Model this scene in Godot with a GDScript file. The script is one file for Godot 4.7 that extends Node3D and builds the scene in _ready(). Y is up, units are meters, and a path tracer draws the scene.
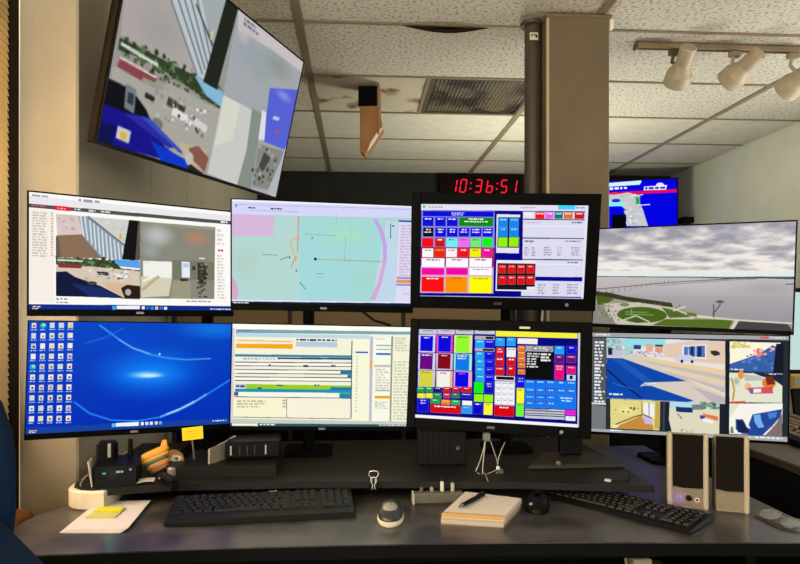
extends Node3D
# A dispatcher's desk: eight monitors in two tiers, a wall television, keyboards and small things on a dark desk,
# in a low office with a tiled ceiling. Metres, y up; the camera's eye is at (0, 1.25, 0), the room runs towards -z.

const CEIL := 2.44
const DESK := 0.75
const SHELF := 0.80
var names := {}
var mats := {}
var shared := {}

# ---------------------------------------------------------------- meshes
class Shape:
	var st: SurfaceTool
	func _init():
		st = SurfaceTool.new()
		st.begin(Mesh.PRIMITIVE_TRIANGLES)
	func vert(p, n, uv):
		st.set_normal(n)
		st.set_uv(uv)
		st.add_vertex(p)
	func tri(a, b, c, na, nb, nc, ua = Vector2(), ub = Vector2(), uc = Vector2()):
		if (b - a).cross(c - a).dot(na + nb + nc) > 0.0:
			vert(a, na, ua); vert(c, nc, uc); vert(b, nb, ub)
		else:
			vert(a, na, ua); vert(b, nb, ub); vert(c, nc, uc)
	func poly(pts, n, uvs = []):
		for i in range(1, pts.size() - 1):
			if uvs.is_empty():
				tri(pts[0], pts[i], pts[i + 1], n, n, n)
			else:
				tri(pts[0], pts[i], pts[i + 1], n, n, n, uvs[0], uvs[i], uvs[i + 1])
	func box(c, s, ch = 0.0, b = Basis()):
		var h = s * 0.5
		ch = min(ch, min(h.x, min(h.y, h.z)) * 0.95)
		var at = func(sx, sy, sz, axis):
			var v = Vector3(sx * (h.x - ch), sy * (h.y - ch), sz * (h.z - ch))
			v[axis] = [sx, sy, sz][axis] * h[axis]
			return c + b * v
		var nrm = func(v): return (b * v).normalized()
		for ax in 3:
			var u = (ax + 1) % 3
			var w = (ax + 2) % 3
			for s1 in [-1.0, 1.0]:
				var q = []
				for k in [[-1, -1], [1, -1], [1, 1], [-1, 1]]:
					var g = [0.0, 0.0, 0.0]
					g[ax] = s1; g[u] = float(k[0]); g[w] = float(k[1])
					q.append(at.call(g[0], g[1], g[2], ax))
				var n = Vector3(); n[ax] = s1
				poly(q, nrm.call(n), [Vector2(0, 1), Vector2(1, 1), Vector2(1, 0), Vector2(0, 0)])
				if ch <= 0.0: continue
				for s2 in [-1.0, 1.0]:
					var e = []
					for k in [-1.0, 1.0]:
						var g = [0.0, 0.0, 0.0]
						g[ax] = s1; g[u] = s2; g[w] = k
						e.append([at.call(g[0], g[1], g[2], ax), at.call(g[0], g[1], g[2], u)])
					var n2 = Vector3(); n2[ax] = s1; n2[u] = s2
					poly([e[0][0], e[0][1], e[1][1], e[1][0]], nrm.call(n2))
		if ch > 0.0:
			for sx in [-1.0, 1.0]:
				for sy in [-1.0, 1.0]:
					for sz in [-1.0, 1.0]:
						poly([at.call(sx, sy, sz, 0), at.call(sx, sy, sz, 1), at.call(sx, sy, sz, 2)], nrm.call(Vector3(sx, sy, sz)))
		return self
	func tube(pts, r, seg = 8, caps = true):
		var rings = []
		var up = Vector3(0.13, 1, 0.21).normalized()
		for i in pts.size():
			var d = (pts[min(i + 1, pts.size() - 1)] - pts[max(i - 1, 0)]).normalized()
			var x = up.cross(d)
			if x.length() < 0.05: x = Vector3(1, 0, 0.3).cross(d)
			x = x.normalized()
			var y = d.cross(x)
			up = y
			var rr = r[i] if r is Array else r
			var ring = []
			for k in seg:
				var a = TAU * k / seg
				var n = x * cos(a) + y * sin(a)
				ring.append([pts[i] + n * rr, n])
			rings.append(ring)
		for i in pts.size() - 1:
			for k in seg:
				var a = rings[i][k]; var b = rings[i][(k + 1) % seg]
				var c = rings[i + 1][(k + 1) % seg]; var d = rings[i + 1][k]
				tri(a[0], b[0], c[0], a[1], b[1], c[1])
				tri(a[0], c[0], d[0], a[1], c[1], d[1])
		if caps:
			for e in [0, pts.size() - 1]:
				var q = []
				for k in seg: q.append(rings[e][k][0])
				var n = (pts[0] - pts[1]) if e == 0 else (pts[-1] - pts[-2])
				poly(q, n.normalized())
		return self
	func lathe(prof, seg = 20, xf = Transform3D()):
		# prof: Vector2(radius, height) from one end to the other
		for i in prof.size() - 1:
			var p = prof[i]; var q = prof[i + 1]
			if p.distance_to(q) < 1e-7: continue
			var t = (q - p).normalized()
			var n2 = Vector2(t.y, -t.x)
			if n2.x < 0 and abs(n2.x) > 1e-4 and p.y < q.y: n2 = -n2
			for k in seg:
				var a0 = TAU * k / seg; var a1 = TAU * (k + 1) / seg
				var f = func(v, a): return xf * Vector3(v.x * cos(a), v.y, v.x * sin(a))
				var nn = func(a): return (xf.basis * Vector3(n2.x * cos(a), n2.y, n2.x * sin(a))).normalized()
				var A = f.call(p, a0); var B = f.call(p, a1); var C = f.call(q, a1); var D = f.call(q, a0)
				if p.x > 1e-6: tri(A, B, C, nn.call(a0), nn.call(a1), nn.call(a1))
				if q.x > 1e-6: tri(A, C, D, nn.call(a0), nn.call(a1), nn.call(a0))
		return self
	func prism(pts, lo, hi, xf = Transform3D(), ch = 0.0):
		# pts: outline in the local x-y plane, drawn out along local z from lo to hi
		var p = PackedVector2Array(pts)
		if Geometry2D.is_polygon_clockwise(p): p.reverse()
		var inner = p
		if ch > 0.0:
			var o = Geometry2D.offset_polygon(p, -ch)
			if o.size() == 1 and o[0].size() == p.size():
				inner = o[0]
				var best = 0
				for k in inner.size():
					if inner[k].distance_to(p[0]) < inner[best].distance_to(p[0]): best = k
				var turned = PackedVector2Array()
				for k in inner.size(): turned.append(inner[(best + k) % inner.size()])
				inner = turned
			else:
				ch = 0.0
		var idx = Geometry2D.triangulate_polygon(inner)
		for e in [[hi, 1.0], [lo, -1.0]]:
			var n = (xf.basis * Vector3(0, 0, e[1])).normalized()
			for k in range(0, idx.size(), 3):
				var v = []
				for j in 3: v.append(xf * Vector3(inner[idx[k + j]].x, inner[idx[k + j]].y, e[0]))
				tri(v[0], v[1], v[2], n, n, n)
		for k in p.size():
			var a = p[k]; var b = p[(k + 1) % p.size()]
			var t = (b - a).normalized()
			var n = (xf.basis * Vector3(t.y, -t.x, 0)).normalized()
			var l = lo + ch; var h = hi - ch
			poly([xf * Vector3(a.x, a.y, l), xf * Vector3(b.x, b.y, l), xf * Vector3(b.x, b.y, h), xf * Vector3(a.x, a.y, h)], n)
			if ch > 0.0:
				var ia = inner[k]; var ib = inner[(k + 1) % p.size()]
				var z = (xf.basis * Vector3(0, 0, 1)).normalized()
				poly([xf * Vector3(a.x, a.y, h), xf * Vector3(b.x, b.y, h), xf * Vector3(ib.x, ib.y, hi), xf * Vector3(ia.x, ia.y, hi)], (n + z).normalized())
				poly([xf * Vector3(a.x, a.y, l), xf * Vector3(b.x, b.y, l), xf * Vector3(ib.x, ib.y, lo), xf * Vector3(ia.x, ia.y, lo)], (n - z).normalized())
		return self
	func blob(c, r, e = 2.0, b = Basis(), nu = 28, nv = 16):
		# a rounded cushion: superellipsoid of half sizes r and squareness e
		var f = func(i, j):
			var th = PI * j / nv - PI / 2; var ph = TAU * i / nu
			var d = Vector3(cos(th) * cos(ph), sin(th), cos(th) * sin(ph))
			var s = pow(pow(abs(d.x), e) + pow(abs(d.y), e) + pow(abs(d.z), e), -1.0 / e)
			var q = d * s
			var n = Vector3(sign(q.x) * pow(abs(q.x), e - 1) / r.x, sign(q.y) * pow(abs(q.y), e - 1) / r.y, sign(q.z) * pow(abs(q.z), e - 1) / r.z)
			return [c + b * (q * r), (b * n).normalized()]
		for j in nv:
			for i in nu:
				var A = f.call(i, j); var B = f.call(i + 1, j); var C = f.call(i + 1, j + 1); var D = f.call(i, j + 1)
				if j > 0: tri(A[0], B[0], C[0], A[1], B[1], C[1])
				if j < nv - 1: tri(A[0], C[0], D[0], A[1], C[1], D[1])
		return self
	func mesh(): return st.commit()

# ---------------------------------------------------------------- pictures shown on screens, drawn with simple shapes (thousandths of the width and height)
class Canvas:
	var im: Image
	var w: int
	var h: int
	var rng := RandomNumberGenerator.new()
	func _init(ww, hh, s):
		w = ww; h = hh
		rng.seed = s
		im = Image.create(w, h, false, Image.FORMAT_RGB8)
	func fill(x0, y0, x1, y1, c):
		var a = int(round(x0)); var b = int(round(y0))
		im.fill_rect(Rect2i(a, b, max(1, int(round(x1)) - a), max(1, int(round(y1)) - b)), c)
	func poly(p, c):
		var lo = 1e9; var hi = -1e9
		for v in p:
			lo = min(lo, v.y); hi = max(hi, v.y)
		for y in range(max(0, int(floor(lo))), min(h, int(ceil(hi)) + 1)):
			var xs = []
			for k in p.size():
				var a = p[k]; var b = p[(k + 1) % p.size()]
				if (a.y <= y + 0.5) != (b.y <= y + 0.5):
					xs.append(a.x + (y + 0.5 - a.y) / (b.y - a.y) * (b.x - a.x))
			xs.sort()
			for k in range(0, xs.size() - 1, 2):
				var x0 = int(round(xs[k])); var x1 = int(round(xs[k + 1]))
				if x1 > x0: im.fill_rect(Rect2i(x0, y, x1 - x0, 1), c)
	func line(p, wd, c):
		for k in p.size() - 1:
			var d = (p[k + 1] - p[k])
			if d.length() < 0.5: continue
			var n = Vector2(-d.y, d.x).normalized() * wd * 0.5
			poly([p[k] + n, p[k + 1] + n, p[k + 1] - n, p[k] - n], c)
	func oval(x, y, rx, ry, c):
		var p = []
		for k in 24: p.append(Vector2(x + rx * cos(TAU * k / 24), y + ry * sin(TAU * k / 24)))
		poly(p, c)
	func glow(x, y, rx, ry, c, most):
		for j in range(max(0, int(y - ry)), min(h, int(y + ry))):
			for i in range(max(0, int(x - rx)), min(w, int(x + rx))):
				var d = Vector2((i - x) / rx, (j - y) / ry).length()
				if d < 1.0:
					var t = (1.0 - d * d)
					im.set_pixel(i, j, im.get_pixel(i, j).lerp(c, t * t * most))
	func text(x0, y0, x1, y1, rows, c, full):
		# unreadable small print: words as short bars
		var rh = (y1 - y0) / rows
		for r in rows:
			var y = y0 + r * rh + rh * 0.2
			var x = x0
			var end = x0 + (x1 - x0) * min(1.0, full * rng.randf_range(0.75, 1.35))
			while x < end:
				var l = rh * rng.randf_range(0.5, 2.2)
				var dh = rng.randf_range(0.5, 0.66) * rh
				fill(x, y, min(x + l, end), y + dh, c)
				x += l + rh * rng.randf_range(0.25, 0.5)
	func btn(x0, y0, x1, y1, c, tc, rows):
		fill(x0 - 1, y0 - 1, x1 + 1, y1 + 1, c.lerp(Color(0.75, 0.75, 0.85), 0.6))
		fill(x0, y0, x1, y1, c)
		var rh = min((y1 - y0) * 0.26, 10.0)
		for r in rows:
			var half = (x1 - x0) * rng.randf_range(0.22, 0.4)
			text((x0 + x1) * 0.5 - half, y0 + 3 + r * rh * 1.25, (x0 + x1) * 0.5 + half, y0 + 3 + r * rh * 1.25 + rh, 1, tc, 1.3)
	func run(cmds):
		for row in cmds.split("\n"):
			var t = row.split(" ", false)
			if t.is_empty(): continue
			var v = []
			for k in range(1, t.size()): v.append(t[k].to_float() if t[k].length() < 6 else 0.0)
			var sx = w / 1000.0; var sy = h / 1000.0
			match t[0]:
				"rect": fill(v[0] * sx, v[1] * sy, v[2] * sx, v[3] * sy, Color(t[5]))
				"btn": btn(v[0] * sx, v[1] * sy, v[2] * sx, v[3] * sy, Color(t[5]), Color(t[6]), int(v[6]))
				"text": text(v[0] * sx, v[1] * sy, v[2] * sx, v[3] * sy, int(v[4]), Color(t[6]), v[6] / 80.0)
				"grad":
					var a = int(v[1] * sy); var b = int(v[3] * sy)
					for y in range(max(a, 0), min(b, h)):
						im.fill_rect(Rect2i(int(v[0] * sx), y, int((v[2] - v[0]) * sx) + 1, 1), Color(t[5]).lerp(Color(t[6]), float(y - a) / (b - a)))
				"spots":
					for k in int(v[4]):
						var s = v[5] * rng.randf_range(1.2, 3.2)
						var x = rng.randf_range(v[0], v[2]) * sx; var y = rng.randf_range(v[1], v[3]) * sy
						oval(x, y, s, s * rng.randf_range(0.4, 1.0), Color(t[7]).lerp(Color(t[8]), rng.randf()))
				"clouds":
					var f = FastNoiseLite.new()
					f.seed = 11; f.frequency = 0.006; f.fractal_octaves = 5; f.noise_type = FastNoiseLite.TYPE_SIMPLEX
					for y in range(max(0, int(v[1] * sy)), int(v[3] * sy)):
						var dn = float(y) / (v[3] * sy)
						for x in w:
							var q = f.get_noise_2d(x * 0.75, y * (1.5 + 1.6 * dn)) * 1.25
							var c = Color(0.58, 0.57, 0.62).lerp(Color(0.97, 0.94, 0.91), clamp(0.14 + q * 0.75 + dn * 0.72, 0, 1))
							im.set_pixel(x, y, im.get_pixel(x, y).lerp(c, 0.8))
				"soft":   # the blur of a video picture
					var area = Rect2i(int(v[0] * sx), int(v[1] * sy), int((v[2] - v[0]) * sx), int((v[3] - v[1]) * sy)).intersection(Rect2i(0, 0, w, h))
					var bit = im.get_region(area)
					for k in int(v[4]): bit.shrink_x2()
					bit.resize(area.size.x, area.size.y, Image.INTERPOLATE_BILINEAR)
					im.blit_rect(bit, Rect2i(Vector2i(), area.size), area.position)
				"poly", "line":
					var k0 = 1 if t[0] == "poly" else 2
					var p = []
					for k in range(k0, v.size() - 1, 2): p.append(Vector2(v[k] * sx, v[k + 1] * sy))
					if t[0] == "poly": poly(p, Color(t[1]))
					else: line(p, v[0] * w / 200.0, Color(t[2]))
				"oval": oval(v[0] * sx, v[1] * sy, v[2] * sx, v[3] * sy, Color(t[5]))
				"glow": glow(v[0] * sx, v[1] * sy, v[2] * sx, v[3] * sy, Color(t[5]), v[5] / 100.0)
		return ImageTexture.create_from_image(im)

# ---------------------------------------------------------------- scene helpers
func numbered(called):
	var n = names.get(called, 0)
	names[called] = n + 1
	return called if n == 0 else "%s_%03d" % [called, n]
func tag(o, label, category, group = "", kind = ""):
	o.set_meta("label", label)
	o.set_meta("category", category)
	if group: o.set_meta("group", group)
	if kind: o.set_meta("kind", kind)
	return o
func thing(called, label, category, at = Vector3(), turn = Basis(), group = "", kind = ""):
	var o = Node3D.new()
	o.name = numbered(called)
	add_child(o)
	o.transform = Transform3D(turn, at)
	return tag(o, label, category, group, kind)
func part(parent, called, m, material, at = Vector3(), turn = Basis()):
	var o = MeshInstance3D.new()
	o.name = called
	o.mesh = m.mesh() if m is Shape else m
	o.material_override = material
	parent.add_child(o, true)
	o.transform = Transform3D(turn, at)
	return o
func solo(called, m, material, label, category, at = Vector3(), turn = Basis(), group = "", kind = ""):
	var o = part(self, numbered(called), m, material, at, turn)
	return tag(o, label, category, group, kind)
func paint(c, rough = 0.6, metal = 0.0, spec = 0.5):
	if spec == 0.5 and Color(c).get_luminance() < 0.11: spec = 0.22   # dull black plastic
	var k = "%s %s %s %s" % [c, rough, metal, spec]
	if not mats.has(k):
		var m = StandardMaterial3D.new()
		m.albedo_color = Color(c)
		m.roughness = rough
		m.metallic = metal
		m.metallic_specular = spec
		mats[k] = m
	return mats[k]
func glowing(c, e):
	var m = StandardMaterial3D.new()
	m.albedo_color = Color(0, 0, 0)
	m.emission_enabled = true
	m.emission = Color(c)
	m.emission_energy_multiplier = e
	return m
func noise_image(px, freq, octaves, ramp_lo, ramp_hi, s, lo = 0.0, hi = 1.0):
	var f = FastNoiseLite.new()
	f.seed = s; f.frequency = freq; f.fractal_octaves = octaves
	var src = f.get_seamless_image(px, px)
	var im = Image.create(px, px, false, Image.FORMAT_RGB8)
	for y in px:
		for x in px:
			var t = clamp((src.get_pixel(x, y).r - lo) / (hi - lo), 0, 1)
			im.set_pixel(x, y, ramp_lo.lerp(ramp_hi, t))
	return im
func surfaced(im, scale, rough, bump = 0.0, spec = 0.5):
	var m = StandardMaterial3D.new()
	m.albedo_texture = ImageTexture.create_from_image(im)
	m.uv1_triplanar = true
	m.uv1_world_triplanar = true
	m.uv1_scale = Vector3.ONE * scale
	m.roughness = rough
	m.metallic_specular = spec
	if bump > 0.0:
		m.heightmap_enabled = true
		m.heightmap_scale = bump
		m.heightmap_texture = m.albedo_texture
	return m
func euler(yaw, pitch, roll): return Basis.from_euler(Vector3(deg_to_rad(pitch), deg_to_rad(yaw), deg_to_rad(roll)))
func lamp_area(called, at, towards, size, color, energy):
	var l = AreaLight3D.new()
	l.name = called
	l.area_size = size
	l.light_color = color
	l.light_energy = energy
	l.shadow_enabled = true
	l.area_range = 12.0
	l.area_attenuation = 2.0
	add_child(l, true)
	l.look_at_from_position(at, at + towards, Vector3.UP if abs(towards.normalized().y) < 0.95 else Vector3.FORWARD)
	return l
func rounded(w, h, r, n = 5):
	var p = []
	for c in [[1, 1, 0], [-1, 1, 1], [-1, -1, 2], [1, -1, 3]]:
		for k in n + 1:
			var a = (c[2] + float(k) / n) * PI / 2
			p.append(Vector2(c[0] * (w / 2 - r) + r * cos(a), c[1] * (h / 2 - r) + r * sin(a)))
	return p
var FLAT := Basis(Vector3(1, 0, 0), Vector3(0, 0, -1), Vector3(0, 1, 0))   # turns an outline's x-y plane into the floor plane: local y runs to -z, local z up

func _ready():
	# ------------------------------------------------------------ camera, sky, lights, exposure
	var cam = Camera3D.new()
	cam.name = "camera"
	add_child(cam)
	cam.position = Vector3(0, 1.25, 0)
	cam.rotation = Vector3(0, -deg_to_rad(3.75), 0)
	cam.near = 0.05
	cam.far = 60
	cam.projection = Camera3D.PROJECTION_FRUSTUM
	cam.size = 0.05 * 564.0 / 640.0
	cam.frustum_offset = Vector2(0, 0.05 * 27.0 / 640.0)
	cam.current = true
	var env = Environment.new()
	var sky = Sky.new()
	var sm = ProceduralSkyMaterial.new()
	sm.sky_top_color = Color(0.45, 0.6, 0.85)
	sm.sky_horizon_color = Color(0.85, 0.85, 0.82)
	sm.ground_bottom_color = Color(0.35, 0.32, 0.28)
	sm.ground_horizon_color = Color(0.7, 0.68, 0.62)
	sky.sky_material = sm
	env.sky = sky
	env.background_mode = Environment.BG_SKY
	env.background_energy_multiplier = 1.2
	env.tonemap_mode = Environment.TONE_MAPPER_LINEAR
	env.tonemap_exposure = 1.0
	env.sdfgi_enabled = true
	env.ssao_enabled = true
	env.ssil_enabled = true
	var we = WorldEnvironment.new()
	we.name = "environment"
	we.environment = env
	add_child(we)
	# late sun through the blinds on the left, added daylight window and ceiling fitting behind the camera
	var sun = DirectionalLight3D.new()
	sun.name = "sun"
	sun.light_color = Color(1.0, 0.85, 0.6)
	sun.light_energy = 6.0
	sun.light_angular_distance = 1.0
	sun.shadow_enabled = true
	add_child(sun)
	sun.look_at_from_position(Vector3(-6, 4.2, -4.5), Vector3(0, 0, 0), Vector3.UP)
	lamp_area("window_light", Vector3(-0.94, 1.45, -0.75), Vector3(1, 0.5, -0.3), Vector2(2.0, 1.1), Color(1.0, 0.94, 0.84), 7.0)
	lamp_area("window_light", Vector3(0.3, 1.5, 2.44), Vector3(-0.05, 0.75, -1), Vector2(2.2, 1.1), Color(1.0, 0.97, 0.93), 7.0)  # light of the added window behind the viewer
	lamp_area("added_ceiling_lamp_light", Vector3(1.6, 2.41, 1.25), Vector3(0, -1, 0), Vector2(1.15, 0.55), Color(1.0, 0.95, 0.87), 3.5)  # added fill from the unseen ceiling panel
	lamp_area("window_light", Vector3(2.74, 1.5, -2.5), Vector3(-1, 0.3, 0), Vector2(1.4, 1.0), Color(1.0, 0.98, 0.95), 2.8)  # added fill from the made-up right window, brightens the left wall
	# added floor lamp, unseen behind the partition, brightens the far ceiling
	lamp_area("added_floor_lamp_light", Vector3(1.15, 1.2, -4.0), Vector3(0, 1, 0), Vector2(0.42, 0.42), Color(1.0, 0.98, 0.92), 2.4)

	materials()
	room()
	ceiling()
	back_of_room()
	furniture()
	monitors()
	desk_things()
	small_things()

# ---------------------------------------------------------------- materials
func materials():
	var spec = noise_image(256, 0.09, 2, Color(0.59, 0.57, 0.51), Color(0.755, 0.74, 0.685), 3, 0.25, 0.42)
	mats["tile"] = surfaced(spec, 2.1, 0.95, 0.25, 0.2)
	mats["tile_smooth"] = surfaced(noise_image(128, 0.05, 2, Color(0.73, 0.72, 0.65), Color(0.78, 0.77, 0.70), 8), 1.3, 0.9, 0.0, 0.2)
	mats["tile_stained"] = surfaced(noise_image(128, 0.02, 4, Color(0.42, 0.36, 0.27), Color(0.72, 0.69, 0.61), 21, 0.12, 0.36), 1.4, 0.9, 0.0, 0.2)
	mats["grid"] = paint("7d7058", 0.5)
	mats["pillar"] = surfaced(noise_image(128, 0.03, 3, Color(0.675, 0.64, 0.56), Color(0.715, 0.68, 0.595), 5), 1.0, 0.75, 0.0, 0.3)
	mats["column"] = surfaced(noise_image(128, 0.02, 3, Color(0.39, 0.35, 0.28), Color(0.45, 0.40, 0.315), 6), 0.8, 0.6, 0.0, 0.4)
	mats["wall_olive"] = surfaced(noise_image(128, 0.02, 3, Color(0.68, 0.65, 0.56), Color(0.73, 0.70, 0.61), 7), 0.9, 0.8, 0.0, 0.3)
	mats["wall_grey"] = surfaced(noise_image(128, 0.02, 3, Color(0.82, 0.83, 0.75), Color(0.86, 0.87, 0.79), 9), 0.8, 0.8, 0.0, 0.3)
	mats["wall_dark"] = surfaced(noise_image(128, 0.03, 3, Color(0.13, 0.13, 0.12), Color(0.165, 0.165, 0.15), 10), 0.8, 0.85, 0.0, 0.3)
	mats["carpet"] = surfaced(noise_image(128, 0.2, 2, Color(0.06, 0.06, 0.07), Color(0.13, 0.13, 0.14), 12), 2.0, 1.0, 0.4, 0.2)
	mats["desk"] = surfaced(noise_image(256, 0.012, 5, Color(0.19, 0.185, 0.175), Color(0.30, 0.29, 0.275), 14, 0.3, 0.7), 1.6, 0.30, 0.0, 0.5)
	mats["shelf"] = surfaced(noise_image(128, 0.1, 2, Color(0.07, 0.067, 0.062), Color(0.11, 0.105, 0.097), 15), 2.0, 0.5, 0.0, 0.35)
	mats["navy"] = surfaced(noise_image(128, 0.25, 2, Color(0.03, 0.095, 0.19), Color(0.06, 0.165, 0.29), 16), 3.0, 0.95, 0.2, 0.3)
	mats["partition"] = surfaced(noise_image(128, 0.2, 2, Color(0.58, 0.52, 0.40), Color(0.64, 0.57, 0.44), 17), 3.0, 0.95, 0.2, 0.3)

# ---------------------------------------------------------------- the room's shell
func structure(called, m, material, label, category = "wall", at = Vector3()):
	return solo(called, m, material, label, category, at, Basis(), "", "structure")

func room():
	structure("floor", Shape.new().box(Vector3(0.9, -0.05, -1.5), Vector3(4.6, 0.1, 8.9)), mats.carpet, "dark carpeted floor under the desks", "floor")
	structure("wall_back", Shape.new().box(Vector3(0.9, 1.4, -5.66), Vector3(4.6, 2.8, 0.1)), mats.wall_dark, "near-black far wall behind the red clock")
	structure("wall_right", Shape.new().box(Vector3(2.88, 1.4, -4.5), Vector3(0.12, 2.8, 2.4)).box(Vector3(2.88, 1.4, 0.45), Vector3(0.12, 2.8, 4.3)).box(Vector3(2.88, 0.45, -2.5), Vector3(0.12, 0.9, 1.6)).box(Vector3(2.88, 2.45, -2.5), Vector3(0.12, 0.7, 1.6)), mats.wall_grey, "plain grey wall on the right")
	structure("wall_front", Shape.new().box(Vector3(0.9, 0.45, 2.56), Vector3(4.6, 0.9, 0.1)).box(Vector3(0.9, 2.45, 2.56), Vector3(4.6, 0.7, 0.1)).box(Vector3(-1.1, 1.5, 2.56), Vector3(0.6, 1.2, 0.1)).box(Vector3(2.3, 1.5, 2.56), Vector3(1.8, 1.2, 0.1)), mats.wall_grey, "grey wall with the added second window, behind the viewer")
	# left wall: the window stretch, then the stretch behind the pillar, clad in wide boards
	structure("wall_left", Shape.new().box(Vector3(-1.14, 0.4, 0.3), Vector3(0.14, 0.8, 4.6)).box(Vector3(-1.14, 2.45, 0.3), Vector3(0.14, 0.7, 4.6)).box(Vector3(-1.14, 1.45, 1.5), Vector3(0.14, 1.3, 2.2)).box(Vector3(-1.14, 1.45, -1.99), Vector3(0.14, 1.3, 0.06)), mats.pillar, "cream wall stretch that holds the window with the blind")
	var clad = structure("wall_left", Shape.new().box(Vector3(-0.95, 1.4, -3.92), Vector3(0.12, 2.8, 3.4)), mats.wall_dark, "olive grey boarded wall behind the wall television")
	var z = -2.23
	for w in [0.53, 0.57, 0.68, 0.80, 0.795]:
		part(clad, "panel", Shape.new().box(Vector3(-0.881, 1.4, z - w / 2 + 0.003), Vector3(0.018, 2.79, w - 0.007), 0.002), mats.wall_olive)
		z -= w
	var col = thing("column", "cream boxed pillar at the left beside the window", "pillar", Vector3(-0.935, 0, -2.1), Basis(), "", "structure")
	part(col, "casing", Shape.new().box(Vector3(0, 1.37, 0), Vector3(0.175, 2.74, 0.2), 0.006), mats.pillar)
	part(col, "baseboard", Shape.new().box(Vector3(0, 0.05, 0.104), Vector3(0.18, 0.1, 0.012), 0.003), paint("3a332a"))
	var col2 = thing("column", "brown square column rising to the ceiling behind the monitors", "pillar", Vector3(0.886, 0, -2.66), Basis(), "", "structure")
	part(col2, "casing", Shape.new().box(Vector3(0, 1.217, 0), Vector3(0.255, 2.434, 0.27), 0.004), mats.column)
	part(col2, "top_trim", Shape.new().box(Vector3(0, 2.431, 0), Vector3(0.275, 0.014, 0.285), 0.004), paint("6d604c"))
	part(col2, "corner_bead", Shape.new().box(Vector3(-0.1265, 1.21, 0.1365), Vector3(0.012, 2.42, 0.006), 0.002), paint("b0a080", 0.4))
	part(col2, "bracket", Shape.new().box(Vector3(0.14, 2.405, 0.12), Vector3(0.018, 0.04, 0.02), 0.003), paint("e8e2d2"))
	# pipe beside the column
	var pp = thing("pipe", "dark grey round pipe clamped beside the brown column", "pipe", Vector3(0.722, 0, -2.61))
	part(pp, "tube", Shape.new().lathe([Vector2(0, 0.002), Vector2(0.034, 0.002), Vector2(0.034, 2.43), Vector2(0, 2.43)], 24), paint("463f33", 0.45, 0.2))
	part(pp, "collar", Shape.new().lathe([Vector2(0.034, 2.415), Vector2(0.05, 2.418), Vector2(0.052, 2.432), Vector2(0.034, 2.434)], 24), paint("3c352a", 0.5))
	var lb = part(pp, "pipe_label", Shape.new().prism(rounded(0.034, 0.03, 0.002), 0.033, 0.0365), paint("d6d0c0", 0.6), Vector3(-0.004, 2.365, 0))
	for k in [[-0.009, 0.004, 0.006, 0.012], [0.001, 0.006, 0.006, 0.008], [0.009, 0.0, 0.008, 0.014]]:
		part(lb, "print_block", Shape.new().box(Vector3(k[0], k[1], 0.0367), Vector3(k[2], k[3], 0.0008)), paint("2a261f"))
	part(pp, "hook", Shape.new().tube([Vector3(-0.034, 2.34, 0), Vector3(-0.05, 2.335, 0.004), Vector3(-0.052, 2.322, 0.006)], 0.004), paint("d8d4c8"))
	# window with blind in the left wall
	var win = thing("window_1", "dark framed window behind the gold blind at the left edge", "window", Vector3(-1.1, 1.45, -0.78), Basis(), "", "structure")
	for s in [[0, 0.64, 2.4, 0.05], [0, -0.64, 2.4, 0.05]]:
		part(win, "frame", Shape.new().box(Vector3(0.0, s[1], 0), Vector3(0.08, s[3], s[2]), 0.004), paint("2b2118", 0.5))
	for zz in [-1.16, 0.0, 1.16]:
		part(win, "frame", Shape.new().box(Vector3(0, 0, zz), Vector3(0.075, 1.24, 0.05), 0.004), paint("2b2118", 0.5))
	var glass = StandardMaterial3D.new()
	glass.transparency = BaseMaterial3D.TRANSPARENCY_ALPHA
	glass.albedo_color = Color(1, 1, 1, 0.06)
	glass.roughness = 0.02
	for zz in [-0.58, 0.58]:
		part(win, "pane", Shape.new().box(Vector3(-0.02, 0, zz), Vector3(0.006, 1.23, 1.1)), glass)
	part(win, "jamb", Shape.new().box(Vector3(0.058, -0.02, -1.192), Vector3(0.052, 1.92, 0.05), 0.005), paint("20170f", 0.6))
	var win2 = thing("window_2", "added wide window, unseen in the wall behind the viewer", "window", Vector3(0.3, 1.5, 2.56), Basis(), "", "structure")  # unseen window, added for light from behind the viewer
	part(win2, "frame", Shape.new().box(Vector3(0, 0.58, 0), Vector3(2.2, 0.05, 0.08)).box(Vector3(0, -0.58, 0), Vector3(2.2, 0.05, 0.08)).box(Vector3(-1.08, 0, 0), Vector3(0.05, 1.12, 0.08)).box(Vector3(1.08, 0, 0), Vector3(0.05, 1.12, 0.08)), paint("2b2118", 0.5))
	part(win2, "pane", Shape.new().box(Vector3(0, 0, 0), Vector3(2.12, 1.12, 0.006)), glass)
	var win3 = thing("window_3", "added window in the right wall, unseen, out of view to the right", "window", Vector3(2.88, 1.5, -2.5), Basis(), "", "structure")  # made-up window, added to brighten the left wall
	part(win3, "frame", Shape.new().box(Vector3(0, 0.58, 0), Vector3(0.08, 0.05, 1.6)).box(Vector3(0, -0.58, 0), Vector3(0.08, 0.05, 1.6)).box(Vector3(0, 0, -0.78), Vector3(0.08, 1.12, 0.05)).box(Vector3(0, 0, 0.78), Vector3(0.08, 1.12, 0.05)), paint("2b2118", 0.5))
	part(win3, "pane", Shape.new().box(Vector3(0, 0, 0), Vector3(0.006, 1.12, 1.52)), glass)
	var bl = thing("venetian_blind", "gold sunlit slatted blind at the left edge of the room", "blind", Vector3(-1.022, 0.66, -0.872))
	var slat_m = StandardMaterial3D.new()
	slat_m.albedo_color = Color(0.95, 0.90, 0.75)
	slat_m.roughness = 0.5
	slat_m.backlight_enabled = true
	slat_m.backlight = Color(0.95, 0.86, 0.64)
	var sl = Shape.new().box(Vector3(), Vector3(0.025, 0.0012, 2.142), 0.0, Basis(Vector3(0, 0, 1), deg_to_rad(-76))).mesh()
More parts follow.
